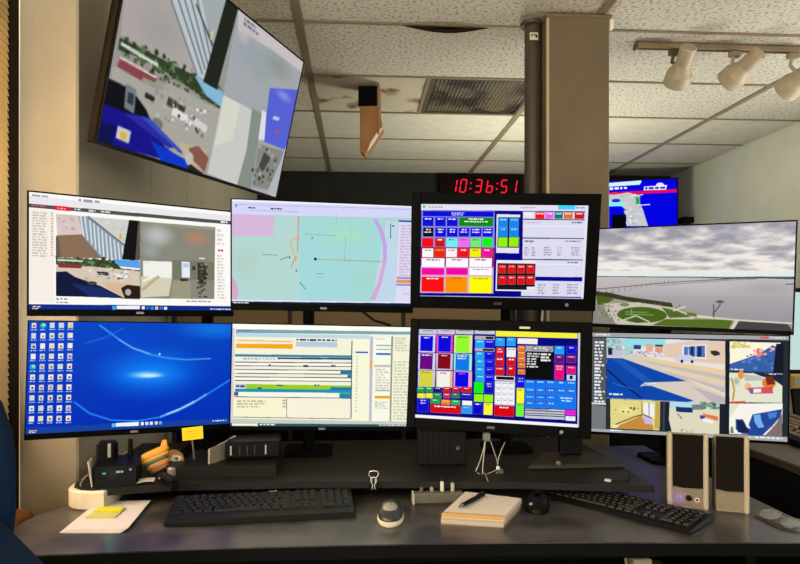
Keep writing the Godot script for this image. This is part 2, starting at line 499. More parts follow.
	for k in 80:
		part(bl, "slat", sl, slat_m, Vector3(0.0, 0.02 + k * 0.0215, 0))
	part(bl, "head_rail", Shape.new().box(Vector3(0, 1.755, 0), Vector3(0.035, 0.03, 2.12), 0.004), paint("b8955a"))
	for zz in [-1.0, -0.3, 0.4]:
		part(bl, "cord", Shape.new().tube([Vector3(0.014, 0, zz), Vector3(0.014, 1.75, zz)], 0.001, 5), paint("d8c090"))

# ---------------------------------------------------------------- ceiling: tiles in a metal grid, a return grille, track lights
func ceiling():
	var slab = structure("ceiling", Shape.new().box(Vector3(0.9, 2.78, -1.5), Vector3(4.6, 0.06, 8.9)), paint("1c1a17", 0.9), "suspended ceiling of speckled tiles in a brown metal grid", "ceiling")
	var xs = [-1.065, -0.245, 0.98, 2.205, 2.815]
	var rows = []
	for k in range(-8, 6): rows.append(-(2.677 + 0.605 * k))
	for r in rows.size() - 1:
		var z0 = rows[r]; var z1 = max(rows[r + 1], -5.605)
		for c in 4:
			var x0 = xs[c]; var x1 = xs[c + 1]
			if c == 0 and z0 < -2.3: x0 = -0.885
			var k = r - 8
			if c == 1 and k == 1:
				part(slab, "ceiling_tile", Shape.new().box(Vector3((x0 + 0.3675) / 2, 2.456, (z0 + z1) / 2), Vector3(0.3675 - x0 - 0.008, 0.018, 0.597), 0.002), mats.tile_stained)
				continue
			var m = mats.tile if k < 2 else mats.tile_smooth
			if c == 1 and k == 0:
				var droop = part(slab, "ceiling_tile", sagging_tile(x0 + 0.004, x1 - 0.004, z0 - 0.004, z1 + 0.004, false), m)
				part(droop, "shade_dark_edge", sagging_tile(x0 + 0.004, x1 - 0.004, z0 - 0.004, z1 + 0.004, true), paint("1f1b15", 0.9))  # front edge coloured dark to stand in for the shaded gap
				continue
			part(slab, "ceiling_tile", Shape.new().box(Vector3((x0 + x1) / 2, 2.456, (z0 + z1) / 2), Vector3(x1 - x0 - 0.008, 0.018, z0 - z1 - 0.008), 0.002), m)
	for c in [1, 2, 3]:
		part(slab, "grid_runner", Shape.new().box(Vector3(xs[c], 2.4435, -1.5), Vector3(0.034, 0.007, 8.2), 0.001).box(Vector3(xs[c], 2.47, -1.5), Vector3(0.004, 0.05, 8.2)), mats.grid)
	for r in range(1, rows.size() - 1):
		for c in 4:
			var x0 = xs[c]; var x1 = xs[c + 1]
			if c == 0 and rows[r] < -2.3: x0 = -0.885
			part(slab, "grid_cross_bar", Shape.new().box(Vector3((x0 + x1) / 2, 2.4435, rows[r]), Vector3(x1 - x0 - 0.034, 0.006, 0.016), 0.001), mats.grid)
	part(slab, "grid_cross_bar", Shape.new().box(Vector3(0.3675, 2.4435, -3.5845), Vector3(0.022, 0.006, 0.585), 0.001), mats.grid)
	# return grille
	var v = thing("air_vent", "dark dusty metal return grille set in the ceiling beside the stained tile", "vent", Vector3(0.676, 2.444, -3.5845))
	part(v, "frame", Shape.new().box(Vector3(0, 0.004, 0.288), Vector3(0.59, 0.01, 0.02)).box(Vector3(0, 0.004, -0.288), Vector3(0.59, 0.01, 0.02)).box(Vector3(0.285, 0.004, 0), Vector3(0.02, 0.01, 0.556)).box(Vector3(-0.285, 0.004, 0), Vector3(0.02, 0.01, 0.556)), paint("4a4436", 0.6))
	part(v, "backing", Shape.new().box(Vector3(0, 0.02, 0), Vector3(0.58, 0.006, 0.58)), surfaced(noise_image(128, 0.02, 4, Color(0.10, 0.09, 0.07), Color(0.36, 0.33, 0.26), 31, 0.3, 0.6), 1.6, 0.8))
	var gr = Shape.new()
	for k in 27: gr.box(Vector3(-0.275 + k * 0.0211, 0.008, 0), Vector3(0.005, 0.003, 0.556))
	for k in 27: gr.box(Vector3(0, 0.0105, -0.275 + k * 0.0211), Vector3(0.556, 0.002, 0.005))
	part(v, "grille", gr, surfaced(noise_image(128, 0.02, 4, Color(0.13, 0.115, 0.09), Color(0.46, 0.42, 0.33), 33, 0.3, 0.6), 1.6, 0.7)).set_meta("kind", "stuff")
	# track with three spotlights (off)
	var white = paint("a99d85", 0.45)
	var tr = thing("track_light_rail", "beige ceiling rail that carries the three spotlights", "rail", Vector3(1.245, CEIL, -2.79))
	part(tr, "rail", Shape.new().box(Vector3(0.55, -0.012, 0), Vector3(1.1, 0.024, 0.034), 0.003), paint("857558", 0.5))
	part(tr, "slot", Shape.new().box(Vector3(0.55, -0.0245, 0.0), Vector3(1.08, 0.002, 0.012)), paint("4a3a2a"))
	part(tr, "end_cap", Shape.new().box(Vector3(-0.005, -0.014, 0), Vector3(0.01, 0.03, 0.038), 0.003), paint("5a5040"))
	var prof = [Vector2(0, -0.082), Vector2(0.028, -0.082), Vector2(0.031, -0.078), Vector2(0.031, -0.012), Vector2(0.040, 0.012), Vector2(0.050, 0.03), Vector2(0.052, 0.075), Vector2(0.05, 0.077), Vector2(0.046, 0.075), Vector2(0.044, 0.03), Vector2(0.0, 0.02)]
	var says = ["white spotlight nearest the brown column, hanging from the ceiling rail", "middle white spotlight of the three on the ceiling rail", "white spotlight at the right edge of the picture on the ceiling rail"]
	var at = [[1.42, Vector3(1.447, 2.335, -2.775), Vector3(0.012, -0.105, -0.13)], [1.70, Vector3(1.728, 2.333, -2.775), Vector3(-0.055, -0.075, -0.15)], [1.975, Vector3(2.0, 2.296, -2.775), Vector3(-0.03, -0.06, -0.15)]]
	for i in 3:
		var sp = thing("spotlight", says[i], "spotlight", Vector3(at[i][0], CEIL - 0.03, -2.79))
		part(sp, "adapter", Shape.new().box(Vector3(0, -0.008, 0), Vector3(0.05, 0.024, 0.03), 0.003), paint("8a8070") if i else paint("4a4436"))
		var aim = at[i][2].normalized()
		var side = aim.cross(Vector3(0, 0, 1)).normalized()
		var head = Basis(side, aim, side.cross(aim)).scaled_local(Vector3.ONE * 1.14)
		var mid = at[i][1] - Vector3(at[i][0], CEIL - 0.03, -2.79)
		part(sp, "head", Shape.new().lathe(prof, 28), white, mid, head)
		part(sp, "bulb", Shape.new().lathe([Vector2(0, 0.022), Vector2(0.02, 0.024), Vector2(0.036, 0.045), Vector2(0.036, 0.05), Vector2(0, 0.056)], 20), paint("8c8474", 0.2), mid, head)
		part(sp, "yoke", Shape.new().tube([Vector3(-0.005, -0.018, 0), Vector3(-0.010, -0.05, -0.004), mid + head * Vector3(0.02, -0.01, 0)], 0.008), white if i else paint("57503f"))
	# added unseen fitting behind the viewer, brightens the room
	var cl = thing("added_ceiling_light", "added flat ceiling light panel, unseen behind the viewer", "light", Vector3(1.6, 2.436, 1.25))
	part(cl, "frame", Shape.new().box(Vector3(0, 0, 0), Vector3(1.19, 0.012, 0.59), 0.003), paint("d8d2c4"))
	part(cl, "diffuser", Shape.new().box(Vector3(0, -0.008, 0), Vector3(1.15, 0.004, 0.55)), glowing("fff0d8", 1.0))
	# wooden bracket box with black top, hanging from the ceiling
	var hb = thing("ceiling_speaker", "small brown wooden box with black square face hanging from the ceiling", "speaker box", Vector3(0.058, CEIL, -3.45), euler(-8, 0, 0))
	part(hb, "black_face", Shape.new().box(Vector3(0, -0.052, 0.03), Vector3(0.106, 0.104, 0.012), 0.002).box(Vector3(0, -0.052, -0.02), Vector3(0.1, 0.1, 0.09)), paint("060505", 0.8))
	part(hb, "side_board", Shape.new().prism([Vector2(0.03, 0), Vector2(-0.07, 0), Vector2(-0.07, -0.27), Vector2(0.05, -0.20)], 0.053, 0.062, Transform3D(Basis(Vector3(0, 0, -1), Vector3(0, 1, 0), Vector3(1, 0, 0)), Vector3(0, 0, 0)).rotated(Vector3.UP, 0)), paint("8a6238", 0.5))
	var body = [Vector2(-0.045, -0.105), Vector2(0.055, -0.105), Vector2(0.075, -0.225), Vector2(-0.02, -0.365), Vector2(-0.045, -0.345)]
	part(hb, "wood_body", Shape.new().prism(body, -0.07, 0.03, Transform3D(), 0.003), surfaced(noise_image(128, 0.02, 3, Color(0.56, 0.38, 0.20), Color(0.68, 0.48, 0.27), 41), 2.0, 0.5))
	part(hb, "lit_bevel_strip", Shape.new().prism([Vector2(0.077, -0.222), Vector2(0.055, -0.236), Vector2(0.012, -0.305), Vector2(-0.003, -0.345), Vector2(0.03, -0.302)], 0.02, 0.034), paint("efe8d6", 0.5))  # pale strip paints the light caught on the bottom bevel

func sagging_tile(x0, x1, z0, z1, edge):
	# a tile whose near edge has dropped below the grid
	var s = Shape.new()
	var n = 28
	var drop = func(x, t):
		var u = clamp((x - 0.12) / 0.50, 0, 1)
		return -0.034 * pow(sin(PI * u), 1.6) * (1.0 - t) * (1.0 - t)
	for i in n:
		for j in 6:
			var q = []
			for k in [[0, 0], [1, 0], [1, 1], [0, 1]]:
				var x = lerp(x0, x1, float(i + k[0]) / n); var t = float(j + k[1]) / 6
				q.append(Vector3(x, 2.447 + drop.call(x, t), lerp(z0, z1, t)))
			if not edge: s.poly(q, Vector3(0, -1, 0))
			var up = []
			for v in q: up.append(v + Vector3(0, 0.018, 0))
			if not edge: s.poly(up, Vector3(0, 1, 0))
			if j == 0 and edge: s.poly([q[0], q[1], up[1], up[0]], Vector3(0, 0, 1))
			if j == 5 and not edge: s.poly([q[2], q[3], up[3], up[2]], Vector3(0, 0, -1))
	return s

# ---------------------------------------------------------------- far end of the room
func back_of_room():
	# digital clock
	var ck = thing("digital_clock", "black wall clock with red digits reading 10:36:51", "clock", Vector3(1.076, 2.325, -5.6))
	part(ck, "case", Shape.new().box(Vector3(0, 0, 0.033), Vector3(0.74, 0.20, 0.054), 0.006), paint("0c0808", 0.4))
	part(ck, "face", Shape.new().box(Vector3(0, 0, 0.061), Vector3(0.71, 0.165, 0.003)), paint("140406", 0.3))
	var red = glowing("ff1438", 1.15)
	var segs = {"0": "abcdef", "1": "bc", "2": "abged", "3": "abgcd", "4": "fgbc", "5": "afgcd", "6": "fgcde", "7": "abc", "8": "abcdefg", "9": "abcfgd"}
	var text = "10:36:51"
	var px = [-0.255, -0.17, -0.105, -0.035, 0.065, 0.128, 0.19, 0.275]
	for i in text.length():
		var s = Shape.new()
		var w = 0.0245; var h = 0.054; var th = 0.010
		if text[i] == ":":
			s.box(Vector3(0.004, 0.024, 0), Vector3(0.012, 0.012, 0.003)).box(Vector3(-0.002, -0.024, 0), Vector3(0.012, 0.012, 0.003))
		else:
			for g in segs[text[i]]:
				var horizontal = g in "agd"
				var y = {"a": h, "g": 0.0, "d": -h, "b": h / 2, "f": h / 2, "c": -h / 2, "e": -h / 2}[g]
				var x = {"a": 0.0, "g": 0.0, "d": 0.0, "b": w, "c": w, "e": -w, "f": -w}[g] + y * 0.16
				if horizontal: s.box(Vector3(x, y, 0), Vector3(2 * w - 0.006, th, 0.003))
				else: s.box(Vector3(x, y, 0), Vector3(th, h - 0.008, 0.003), 0.0, Basis(Vector3(0, 0, 1), -0.16))
		part(ck, "digit" if text[i] != ":" else "colon", s, red, Vector3(px[i] + 0.01, 0.0, 0.064))
	lamp_area("clock_light", Vector3(1.076, 2.31, -5.5), Vector3(0, 0, 1), Vector2(0.6, 0.12), Color(1, 0.1, 0.2), 0.003)
	# television on the far wall
	var tv = thing("television", "far television showing a blue weather map with red band", "television", Vector3(2.14, 2.045, -5.19), euler(-14, 0, 0))
	part(tv, "bezel", frame_shape(0.95, 0.535, 0.012, 0.012, 0.012, 0.016, 0.03), paint("0a0a0a", 0.4))
	part(tv, "screen", screen_shape(0.95, 0.535), screen_material("far", 640, 360, 91, 1.0))
	part(tv, "back_cover", Shape.new().box(Vector3(0, 0, -0.045), Vector3(0.9, 0.5, 0.03), 0.008), paint("0c0c0c", 0.6))
	part(tv, "wall_arm", Shape.new().box(Vector3(0, 0, -0.235), Vector3(0.2, 0.2, 0.35), 0.01), paint("101010", 0.6))
	lamp_area("screen_light", Vector3(2.14, 2.045, -5.19) + euler(-14, 0, 0) * Vector3(0, 0, 0.02), euler(-14, 0, 0) * Vector3(0, 0, 1), Vector2(0.9, 0.5), Color(0.2, 0.3, 1.0), 0.006)
	var bx = thing("junction_box", "small black box on the right wall beside the far television", "box", Vector3(2.757, 2.0, -5.25))
	part(bx, "box_body", Shape.new().box(Vector3(0.015, 0, 0), Vector3(0.09, 0.05, 0.1), 0.004), paint("0b0b0b", 0.5))
	part(bx, "lid", Shape.new().box(Vector3(-0.033, 0, 0), Vector3(0.006, 0.044, 0.09), 0.002), paint("161616", 0.4))
	var tick = thing("wall_switch", "pale narrow switch plate on the dark far wall left of the clock", "switch", Vector3(0.49, 2.15, -5.606))
	part(tick, "plate", Shape.new().box(Vector3(0, 0, 0.006), Vector3(0.022, 0.12, 0.01), 0.003), paint("c8c2ae"))
	part(tick, "rocker", Shape.new().box(Vector3(0, 0, 0.013), Vector3(0.01, 0.05, 0.006), 0.002), paint("e0dac6"))
	# partition behind the desks
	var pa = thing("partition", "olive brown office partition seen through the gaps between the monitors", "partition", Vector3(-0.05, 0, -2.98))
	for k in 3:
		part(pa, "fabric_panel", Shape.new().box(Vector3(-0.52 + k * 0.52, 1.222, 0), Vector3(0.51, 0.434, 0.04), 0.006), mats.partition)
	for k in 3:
		part(pa, "shade_dark_panel", Shape.new().box(Vector3(-0.52 + k * 0.52, 0.54, 0), Vector3(0.51, 0.92, 0.04), 0.006), paint("0e0c09", 0.9))  # near-black colour stands in for the shade under the monitors
	part(pa, "top_rail", Shape.new().box(Vector3(0, 1.455, 0), Vector3(1.58, 0.03, 0.05), 0.006), paint("2a261e", 0.5))
	for k in 4:
		part(pa, "post", Shape.new().box(Vector3(-0.782 + k * 0.521, 0.72, 0), Vector3(0.02, 1.44, 0.05), 0.004), paint("2a261e", 0.5))
	var fl = thing("added_floor_lamp", "added black floor lamp with an upturned glowing bowl, unseen behind the monitors", "lamp", Vector3(1.15, 0, -4.0))  # uplight added out of sight to brighten the far ceiling
	part(fl, "base", Shape.new().lathe([Vector2(0, 0), Vector2(0.15, 0), Vector2(0.15, 0.015), Vector2(0.02, 0.03), Vector2(0, 0.03)], 24), paint("101010", 0.5))
	part(fl, "pole", Shape.new().lathe([Vector2(0, 0.03), Vector2(0.013, 0.03), Vector2(0.013, 1.05), Vector2(0, 1.05)], 14), paint("101010", 0.5))
	part(fl, "bowl", Shape.new().lathe([Vector2(0, 1.05), Vector2(0.05, 1.05), Vector2(0.2, 1.12), Vector2(0.26, 1.18), Vector2(0.256, 1.185), Vector2(0.19, 1.13), Vector2(0, 1.08)], 28), paint("181818", 0.5))
	part(fl, "diffuser", Shape.new().lathe([Vector2(0, 1.16), Vector2(0.225, 1.16), Vector2(0.225, 1.165), Vector2(0, 1.168)], 28), glowing("fff0d0", 1.0))
	# second workplace at the right edge
	var d2 = thing("side_desk", "brown-topped second desk at the right edge beyond the speakers", "desk", Vector3(1.85, 0, -2.3))
	part(d2, "desk_top", Shape.new().box(Vector3(0, 0.735, 0), Vector3(0.9, 0.03, 1.1), 0.004), paint("4a3f30", 0.5))
	part(d2, "side_panel", Shape.new().box(Vector3(-0.42, 0.36, 0), Vector3(0.03, 0.715, 1.02), 0.004), paint("1a1a1a", 0.5))
	part(d2, "side_panel", Shape.new().box(Vector3(0.42, 0.36, 0), Vector3(0.03, 0.715, 1.02), 0.004), paint("1a1a1a", 0.5))
	var mo = thing("monitor", "monitor on the second desk, cut off at the right edge, pale cyan screen", "monitor", Vector3(1.935, 1.165, -2.35), euler(-6, 0, 0))
	part(mo, "bezel", frame_shape(0.54, 0.30, 0.016, 0.012, 0.016, 0.016, 0.02), paint("0a0a0a", 0.4))
	part(mo, "screen", screen_shape(0.54, 0.30), glowing("c4e2dc", 0.95))
	part(mo, "back_cover", Shape.new().box(Vector3(0, 0, -0.035), Vector3(0.46, 0.24, 0.03), 0.008), paint("0c0c0c", 0.6))
	part(mo, "stand", Shape.new().box(Vector3(0, -0.22, -0.06), Vector3(0.06, 0.3, 0.02), 0.004).box(Vector3(0, -0.405, -0.03), Vector3(0.24, 0.016, 0.18), 0.004), paint("0c0c0c", 0.5))
	lamp_area("screen_light", Vector3(1.93, 1.165, -2.32), Vector3(-0.1, 0, 1), Vector2(0.5, 0.28), Color(0.8, 1.0, 0.95), 0.03)
	var fo = thing("folder", "yellow plastic folder propped under the pale monitor at the right edge", "folder", Vector3(2.015, 0.955, -2.66), euler(-10, -14, 0))
	part(fo, "cover", Shape.new().box(Vector3(0, 0.015, 0), Vector3(0.26, 0.13, 0.006), 0.002), paint("d8a020", 0.45))
	part(fo, "spine", Shape.new().box(Vector3(0, 0.08, -0.006), Vector3(0.26, 0.012, 0.018), 0.004), paint("e8b228", 0.4))
	part(fo, "sheet", Shape.new().box(Vector3(-0.02, -0.02, 0.006), Vector3(0.2, 0.04, 0.003)), paint("8c8c78", 0.7))
	part(fo, "rest", Shape.new().box(Vector3(0, -0.125, -0.03), Vector3(0.24, 0.15, 0.02), 0.003), paint("15130f", 0.6))

# ---------------------------------------------------------------- big furniture
func furniture():
	# the desk
	var dk = thing("desk", "long dark grey laminate desk under the eight monitors", "desk", Vector3())
	var top = [Vector2(-0.695, 1.346), Vector2(-0.5, 1.351), Vector2(-0.33, 1.360), Vector2(-0.12, 1.362), Vector2(0.09, 1.360), Vector2(0.30, 1.354), Vector2(0.52, 1.343), Vector2(0.73, 1.327), Vector2(1.042, 1.305), Vector2(1.042, 2.28), Vector2(-0.72, 2.28), Vector2(-0.735, 1.70), Vector2(-0.766, 1.645), Vector2(-0.783, 1.57), Vector2(-0.784, 1.49)]
	part(dk, "desk_top", Shape.new().prism(top, DESK - 0.003, DESK, Transform3D(FLAT, Vector3()), 0.0012), mats.desk)
	part(dk, "edge_band", Shape.new().prism(top, DESK - 0.03, DESK - 0.003, Transform3D(FLAT, Vector3()), 0.004), paint("060606", 0.6, 0.0, 0.25))
	part(dk, "back_panel", Shape.new().box(Vector3(0.16, 0.38, -2.2), Vector3(1.7, 0.68, 0.02), 0.003), paint("0a0a0a", 0.7))
	for x in [-0.66, 1.0]:
		part(dk, "side_panel", Shape.new().box(Vector3(x, 0.36, -1.88), Vector3(0.028, 0.72, 0.62), 0.003), paint("0a0a0a", 0.7))
	part(dk, "front_rail", Shape.new().box(Vector3(0.16, 0.695, -1.46), Vector3(1.62, 0.05, 0.02), 0.003), paint("0a0a0a", 0.7))
	# raised shelf along the back
	var sh = thing("monitor_shelf", "low dark shelf along the back of the desk carrying the monitor poles", "shelf", Vector3())
	var so = [Vector2(-0.615, 1.652), Vector2(-0.48, 1.680), Vector2(-0.15, 1.684), Vector2(0.109, 1.668), Vector2(0.42, 1.640), Vector2(0.60, 1.61), Vector2(0.752, 1.582), Vector2(0.752, 2.2), Vector2(-0.72, 2.2), Vector2(-0.730, 1.71), Vector2(-0.718, 1.672), Vector2(-0.69, 1.648), Vector2(-0.66, 1.642)]
	part(sh, "shelf_board", Shape.new().prism(so, SHELF - 0.018, SHELF, Transform3D(FLAT, Vector3()), 0.003), mats.shelf)
	var ends = []
	for k in 9:
		var a = PI + PI * 0.5 * k / 8.0
		ends.append(Vector2(-0.672 + 0.067 * cos(a), 1.705 + 0.072 * sin(a)))
	ends += [Vector2(-0.63, 1.634), Vector2(-0.62, 1.70), Vector2(-0.655, 2.1), Vector2(-0.739, 2.1)]
	part(sh, "lit_end_support", Shape.new().prism(ends, DESK, SHELF - 0.003, Transform3D(FLAT, Vector3()), 0.004), paint("d6ccb6", 0.5))  # cream colour stands in for window light on the rounded end
	for x in [-0.2, 0.33, 0.72]:
		part(sh, "support", Shape.new().box(Vector3(x, (DESK + SHELF - 0.018) / 2, -1.98), Vector3(0.03, SHELF - 0.018 - DESK, 0.34)), paint("0a0a0a", 0.6))
	# navy chair close by on the left
	var ch = thing("chair", "navy blue upholstered chair cut off at the lower left corner", "chair", Vector3(-0.677, 0, -0.86))
	part(ch, "backrest", Shape.new().blob(Vector3(0.0, 0.99, -0.02), Vector3(0.2, 0.2, 0.05), 3.0, euler(28, 0, 0)), mats.navy)
	part(ch, "lumbar_pad", Shape.new().blob(Vector3(-0.01, 0.93, 0.03), Vector3(0.19, 0.17, 0.05), 3.0, euler(28, 0, 0)), mats.navy)
	part(ch, "arm_pad", Shape.new().blob(Vector3(0.125, 0.838, 0.0), Vector3(0.2, 0.13, 0.10), 3.6, euler(8, 0, -50)), mats.navy)
	part(ch, "post", Shape.new().lathe([Vector2(0, 0.06), Vector2(0.03, 0.06), Vector2(0.03, 0.6), Vector2(0, 0.6)], 16), paint("0c0c0c", 0.5), Vector3(-0.02, 0, 0))
	for k in 5:
		var a = TAU * k / 5
		part(ch, "foot", Shape.new().box(Vector3(0.13, 0.05, 0), Vector3(0.26, 0.03, 0.05), 0.006), paint("0c0c0c", 0.5), Vector3(-0.02, 0, 0), Basis(Vector3.UP, a))
		part(ch, "caster", Shape.new().lathe([Vector2(0, -0.012), Vector2(0.024, -0.012), Vector2(0.024, 0.012), Vector2(0, 0.012)], 14, Transform3D(Basis(Vector3(0, 0, 1), PI / 2), Vector3())), paint("0c0c0c", 0.5), Vector3(-0.02, 0.024, 0) + Basis(Vector3.UP, a) * Vector3(0.25, 0, 0))
	# brown cabinet beyond the left end of the desk
	var cb = thing("cabinet", "low brown wooden cabinet beyond the left end of the grey desk", "cabinet", Vector3(-0.94, 0, -1.72))
	part(cb, "body", Shape.new().box(Vector3(0, 0.33, 0), Vector3(0.12, 0.66, 0.2), 0.006), paint("6a4018", 0.5))
	part(cb, "top", Shape.new().blob(Vector3(0.0, 0.66, 0), Vector3(0.075, 0.055, 0.11), 3.5), surfaced(noise_image(128, 0.02, 3, Color(0.42, 0.24, 0.08), Color(0.52, 0.31, 0.12), 44), 2.0, 0.45))

# ---------------------------------------------------------------- monitors
func frame_shape(w, h, l, r, t, b, d, proud = 0.002):
	var s = Shape.new()
	var z = proud - d / 2
	s.box(Vector3(-w / 2 - l / 2, (t - b) / 2, z), Vector3(l, h + t + b, d), min(0.0015, l * 0.3))
	s.box(Vector3(w / 2 + r / 2, (t - b) / 2, z), Vector3(r, h + t + b, d), min(0.0015, r * 0.3))
	s.box(Vector3(0, h / 2 + t / 2, z), Vector3(w, t, d), min(0.0015, t * 0.3))
	s.box(Vector3(0, -h / 2 - b / 2, z), Vector3(w, b, d), min(0.0015, b * 0.3))
	return s
func screen_shape(w, h):
	var s = Shape.new()
	s.poly([Vector3(-w / 2, h / 2, 0), Vector3(w / 2, h / 2, 0), Vector3(w / 2, -h / 2, 0), Vector3(-w / 2, -h / 2, 0)], Vector3(0, 0, 1), [Vector2(0, 0), Vector2(1, 0), Vector2(1, 1), Vector2(0, 1)])
	var k = s
	k.box(Vector3(0, 0, -0.003), Vector3(w, h, 0.004))
	return k
func screen_material(key, w, h, s, energy):
	var m = StandardMaterial3D.new()
	m.albedo_color = Color(0.004, 0.004, 0.004)
	m.roughness = 0.6
	m.metallic_specular = 0.1
	m.emission_enabled = true
	m.emission = Color.BLACK
	m.emission_texture = Canvas.new(w, h, s).run(pictures()[key])
	m.emission_energy_multiplier = energy
	m.texture_repeat = false
	return m

func monitors():
	var black = paint("040404", 0.5, 0.0, 0.14)
	var plastic = paint("050505", 0.6, 0.0, 0.14)
	# name of picture, label, place, yaw, pitch, roll, width, height, margins left right top bottom, seed
	var list = [
		["cameras", "upper left monitor with a white page of four security camera views", Vector3(-0.603, 1.396, -1.811), 32.4, -4.1, -0.5, 0.53, 0.298, 0.004, 0.003, 0.004, 0.017],
		["map", "upper monitor with a pale green map crossed by a purple arc", Vector3(-0.098, 1.41, -1.886), 3.0, 8.0, -1.1, 0.53, 0.298, 0.004, 0.003, 0.003, 0.020],
		["buttons", "upper thick-bezelled touch monitor with coloured buttons beside grey tables", Vector3(0.405, 1.411, -1.775), -7.3, 9.0, -1.1, 0.461, 0.260, 0.027, 0.034, 0.032, 0.034],
		["coast", "upper right monitor with a photograph of a cloudy bay, bridge and lawn", Vector3(0.954, 1.346, -1.801), -36.9, -6.9, -1.6, 0.53, 0.298, 0.003, 0.004, 0.004, 0.010],
		["desktop", "lower left monitor with a bright blue desktop full of small icons", Vector3(-0.628, 1.062, -1.854), 22.3, -1.7, -1.4, 0.53, 0.298, 0.003, 0.003, 0.003, 0.016],
		["records", "lower monitor with cream record sheets, orange bars and a green row", Vector3(-0.103, 1.052, -1.901), 1.9, 0.4, -1.3, 0.53, 0.298, 0.004, 0.003, 0.003, 0.013],
		["dispatch", "lower thick-bezelled touch monitor packed with coloured buttons around a keypad", Vector3(0.388, 1.060, -1.786), -18.2, -6.4, -1.0, 0.456, 0.257, 0.025, 0.032, 0.030, 0.030],
		["street", "lower right monitor with a large street camera view and five small views", Vector3(0.957, 1.027, -1.809), -17.7, 0.5, -0.6, 0.53, 0.298, 0.003, 0.004, 0.003, 0.008],
	]
	var glow_colors = [Color(1, 0.95, 0.9), Color(0.7, 0.95, 0.9), Color(0.8, 0.5, 0.9), Color(0.9, 0.88, 0.9), Color(0.1, 0.35, 1), Color(1, 0.97, 0.85), Color(0.4, 0.45, 1), Color(0.8, 0.85, 1)]
	var poles = [Vector3(-0.475, 0, -2.06), Vector3(-0.155, 0, -2.03), Vector3(0.475, 0, -2.03), Vector3(1.02, 0, -2.06)]
	var pole_says = ["black monitor pole behind the two left monitors", "black monitor pole behind the map and record monitors", "black monitor pole behind the two thick-bezelled monitors", "black monitor pole behind the bay and street monitors"]
	var pole_nodes = []
	for k in 4:
		var p = thing("monitor_pole", pole_says[k], "monitor stand", poles[k] + Vector3(0, SHELF if k < 3 else DESK, 0))
		var low = 0.0
		part(p, "base_plate", Shape.new().prism(rounded(0.15, 0.14, 0.02), 0.0, 0.012, Transform3D(FLAT, Vector3()), 0.002), plastic)
		part(p, "post", Shape.new().lathe([Vector2(0, 0.012), Vector2(0.018, 0.012), Vector2(0.018, 0.74), Vector2(0.014, 0.745), Vector2(0, 0.745)], 18), plastic)
		pole_nodes.append(p)
	for i in list.size():
		var d = list[i]
		var turn = euler(d[3], d[4], d[5])
		var m = thing("monitor", d[1], "monitor", d[2], turn)
		var w = d[6]; var h = d[7]
		var thick = 0.012 if d[8] < 0.01 else 0.02
		part(m, "bezel", frame_shape(w, h, d[8], d[9], d[10], d[11], thick, 0.002 if d[8] < 0.01 else 0.004), black)
		part(m, "screen", screen_shape(w, h), screen_material(d[0], 800, 450, 100 + i, 1.0))
		part(m, "back_cover", Shape.new().box(Vector3(0, 0, -0.012 - thick / 2), Vector3(w - 0.004, h, 0.012), 0.003).box(Vector3(0, 0, -0.03 - thick / 2), Vector3(w * 0.6, h * 0.6, 0.03), 0.008), plastic)
		part(m, "mount_plate", Shape.new().box(Vector3(0, 0, -0.049 - thick / 2), Vector3(0.1, 0.1, 0.006), 0.002), paint("1a1a1b", 0.5))
		var led = paint("707478", 0.3)
		if d[8] > 0.01:
			part(m, "power_button", Shape.new().lathe([Vector2(0, 0), Vector2(0.005, 0), Vector2(0.005, 0.002), Vector2(0, 0.002)], 12, Transform3D(Basis(Vector3(1, 0, 0), PI / 2), Vector3())), led, Vector3(w * 0.40, -h / 2 - d[11] * 0.5, 0.004))
			part(m, "maker_badge", Shape.new().box(Vector3(-w * 0.02, -h / 2 - d[11] * 0.5, 0.0045), Vector3(0.022, 0.007, 0.001)), paint("2c2c30", 0.3))
			if d[0] == "dispatch":
				part(m, "bezel_label", Shape.new().box(Vector3(w * 0.17, h / 2 + d[10] * 0.35, 0.0048), Vector3(0.03, 0.006, 0.001)), paint("b9b49c", 0.5))
		elif d[11] > 0.012:
			part(m, "maker_badge", Shape.new().box(Vector3(0, -h / 2 - d[11] * 0.5, 0.0025), Vector3(0.02, 0.006, 0.001)), paint("6c6c70", 0.3))
		lamp_area("screen_light", d[2] + turn * Vector3(0, 0, 0.006), turn * Vector3(0, 0, 1), Vector2(w * 0.96, h * 0.96), glow_colors[i], 0.004)
		# arm from the pole to the plate
		var k = i % 4
		var p = pole_nodes[k]
		var a = (d[2] + turn * Vector3(0, 0, -0.0535 - thick / 2)) - p.position
		var elbow = (d[2] + turn * Vector3(0, 0, -0.085 - thick / 2)) - p.position
		var y = a.y
		var from = Vector3(0, y, 0)
		part(p, "arm", Shape.new().tube([from, elbow, a + (a - elbow) * -0.25, a], [0.014, 0.013, 0.012, 0.012], 10), plastic)
		part(p, "clamp", Shape.new().lathe([Vector2(0.018, -0.03), Vector2(0.026, -0.03), Vector2(0.026, 0.03), Vector2(0.018, 0.03)], 16), paint("18181a", 0.5), Vector3(0, y, 0))
	# the television on the left wall
	var tt = euler(69.3, 13.4, 0.8)
	var tp = Vector3(-0.463, 1.986, -2.216)
	var tv = thing("television", "large tilted wall television with security camera views, top left", "television", tp, tt)
	part(tv, "bezel", frame_shape(1.0, 0.5625, 0.007, 0.007, 0.007, 0.010, 0.03), paint("0c0b0a", 0.35))
	part(tv, "screen", screen_shape(1.0, 0.5625), screen_material("wall", 960, 540, 77, 0.9))
	part(tv, "back_cover", Shape.new().box(Vector3(0, 0, -0.035), Vector3(0.99, 0.555, 0.02), 0.004).box(Vector3(0, -0.05, -0.055), Vector3(0.7, 0.36, 0.03), 0.01), paint("100e0c", 0.55))
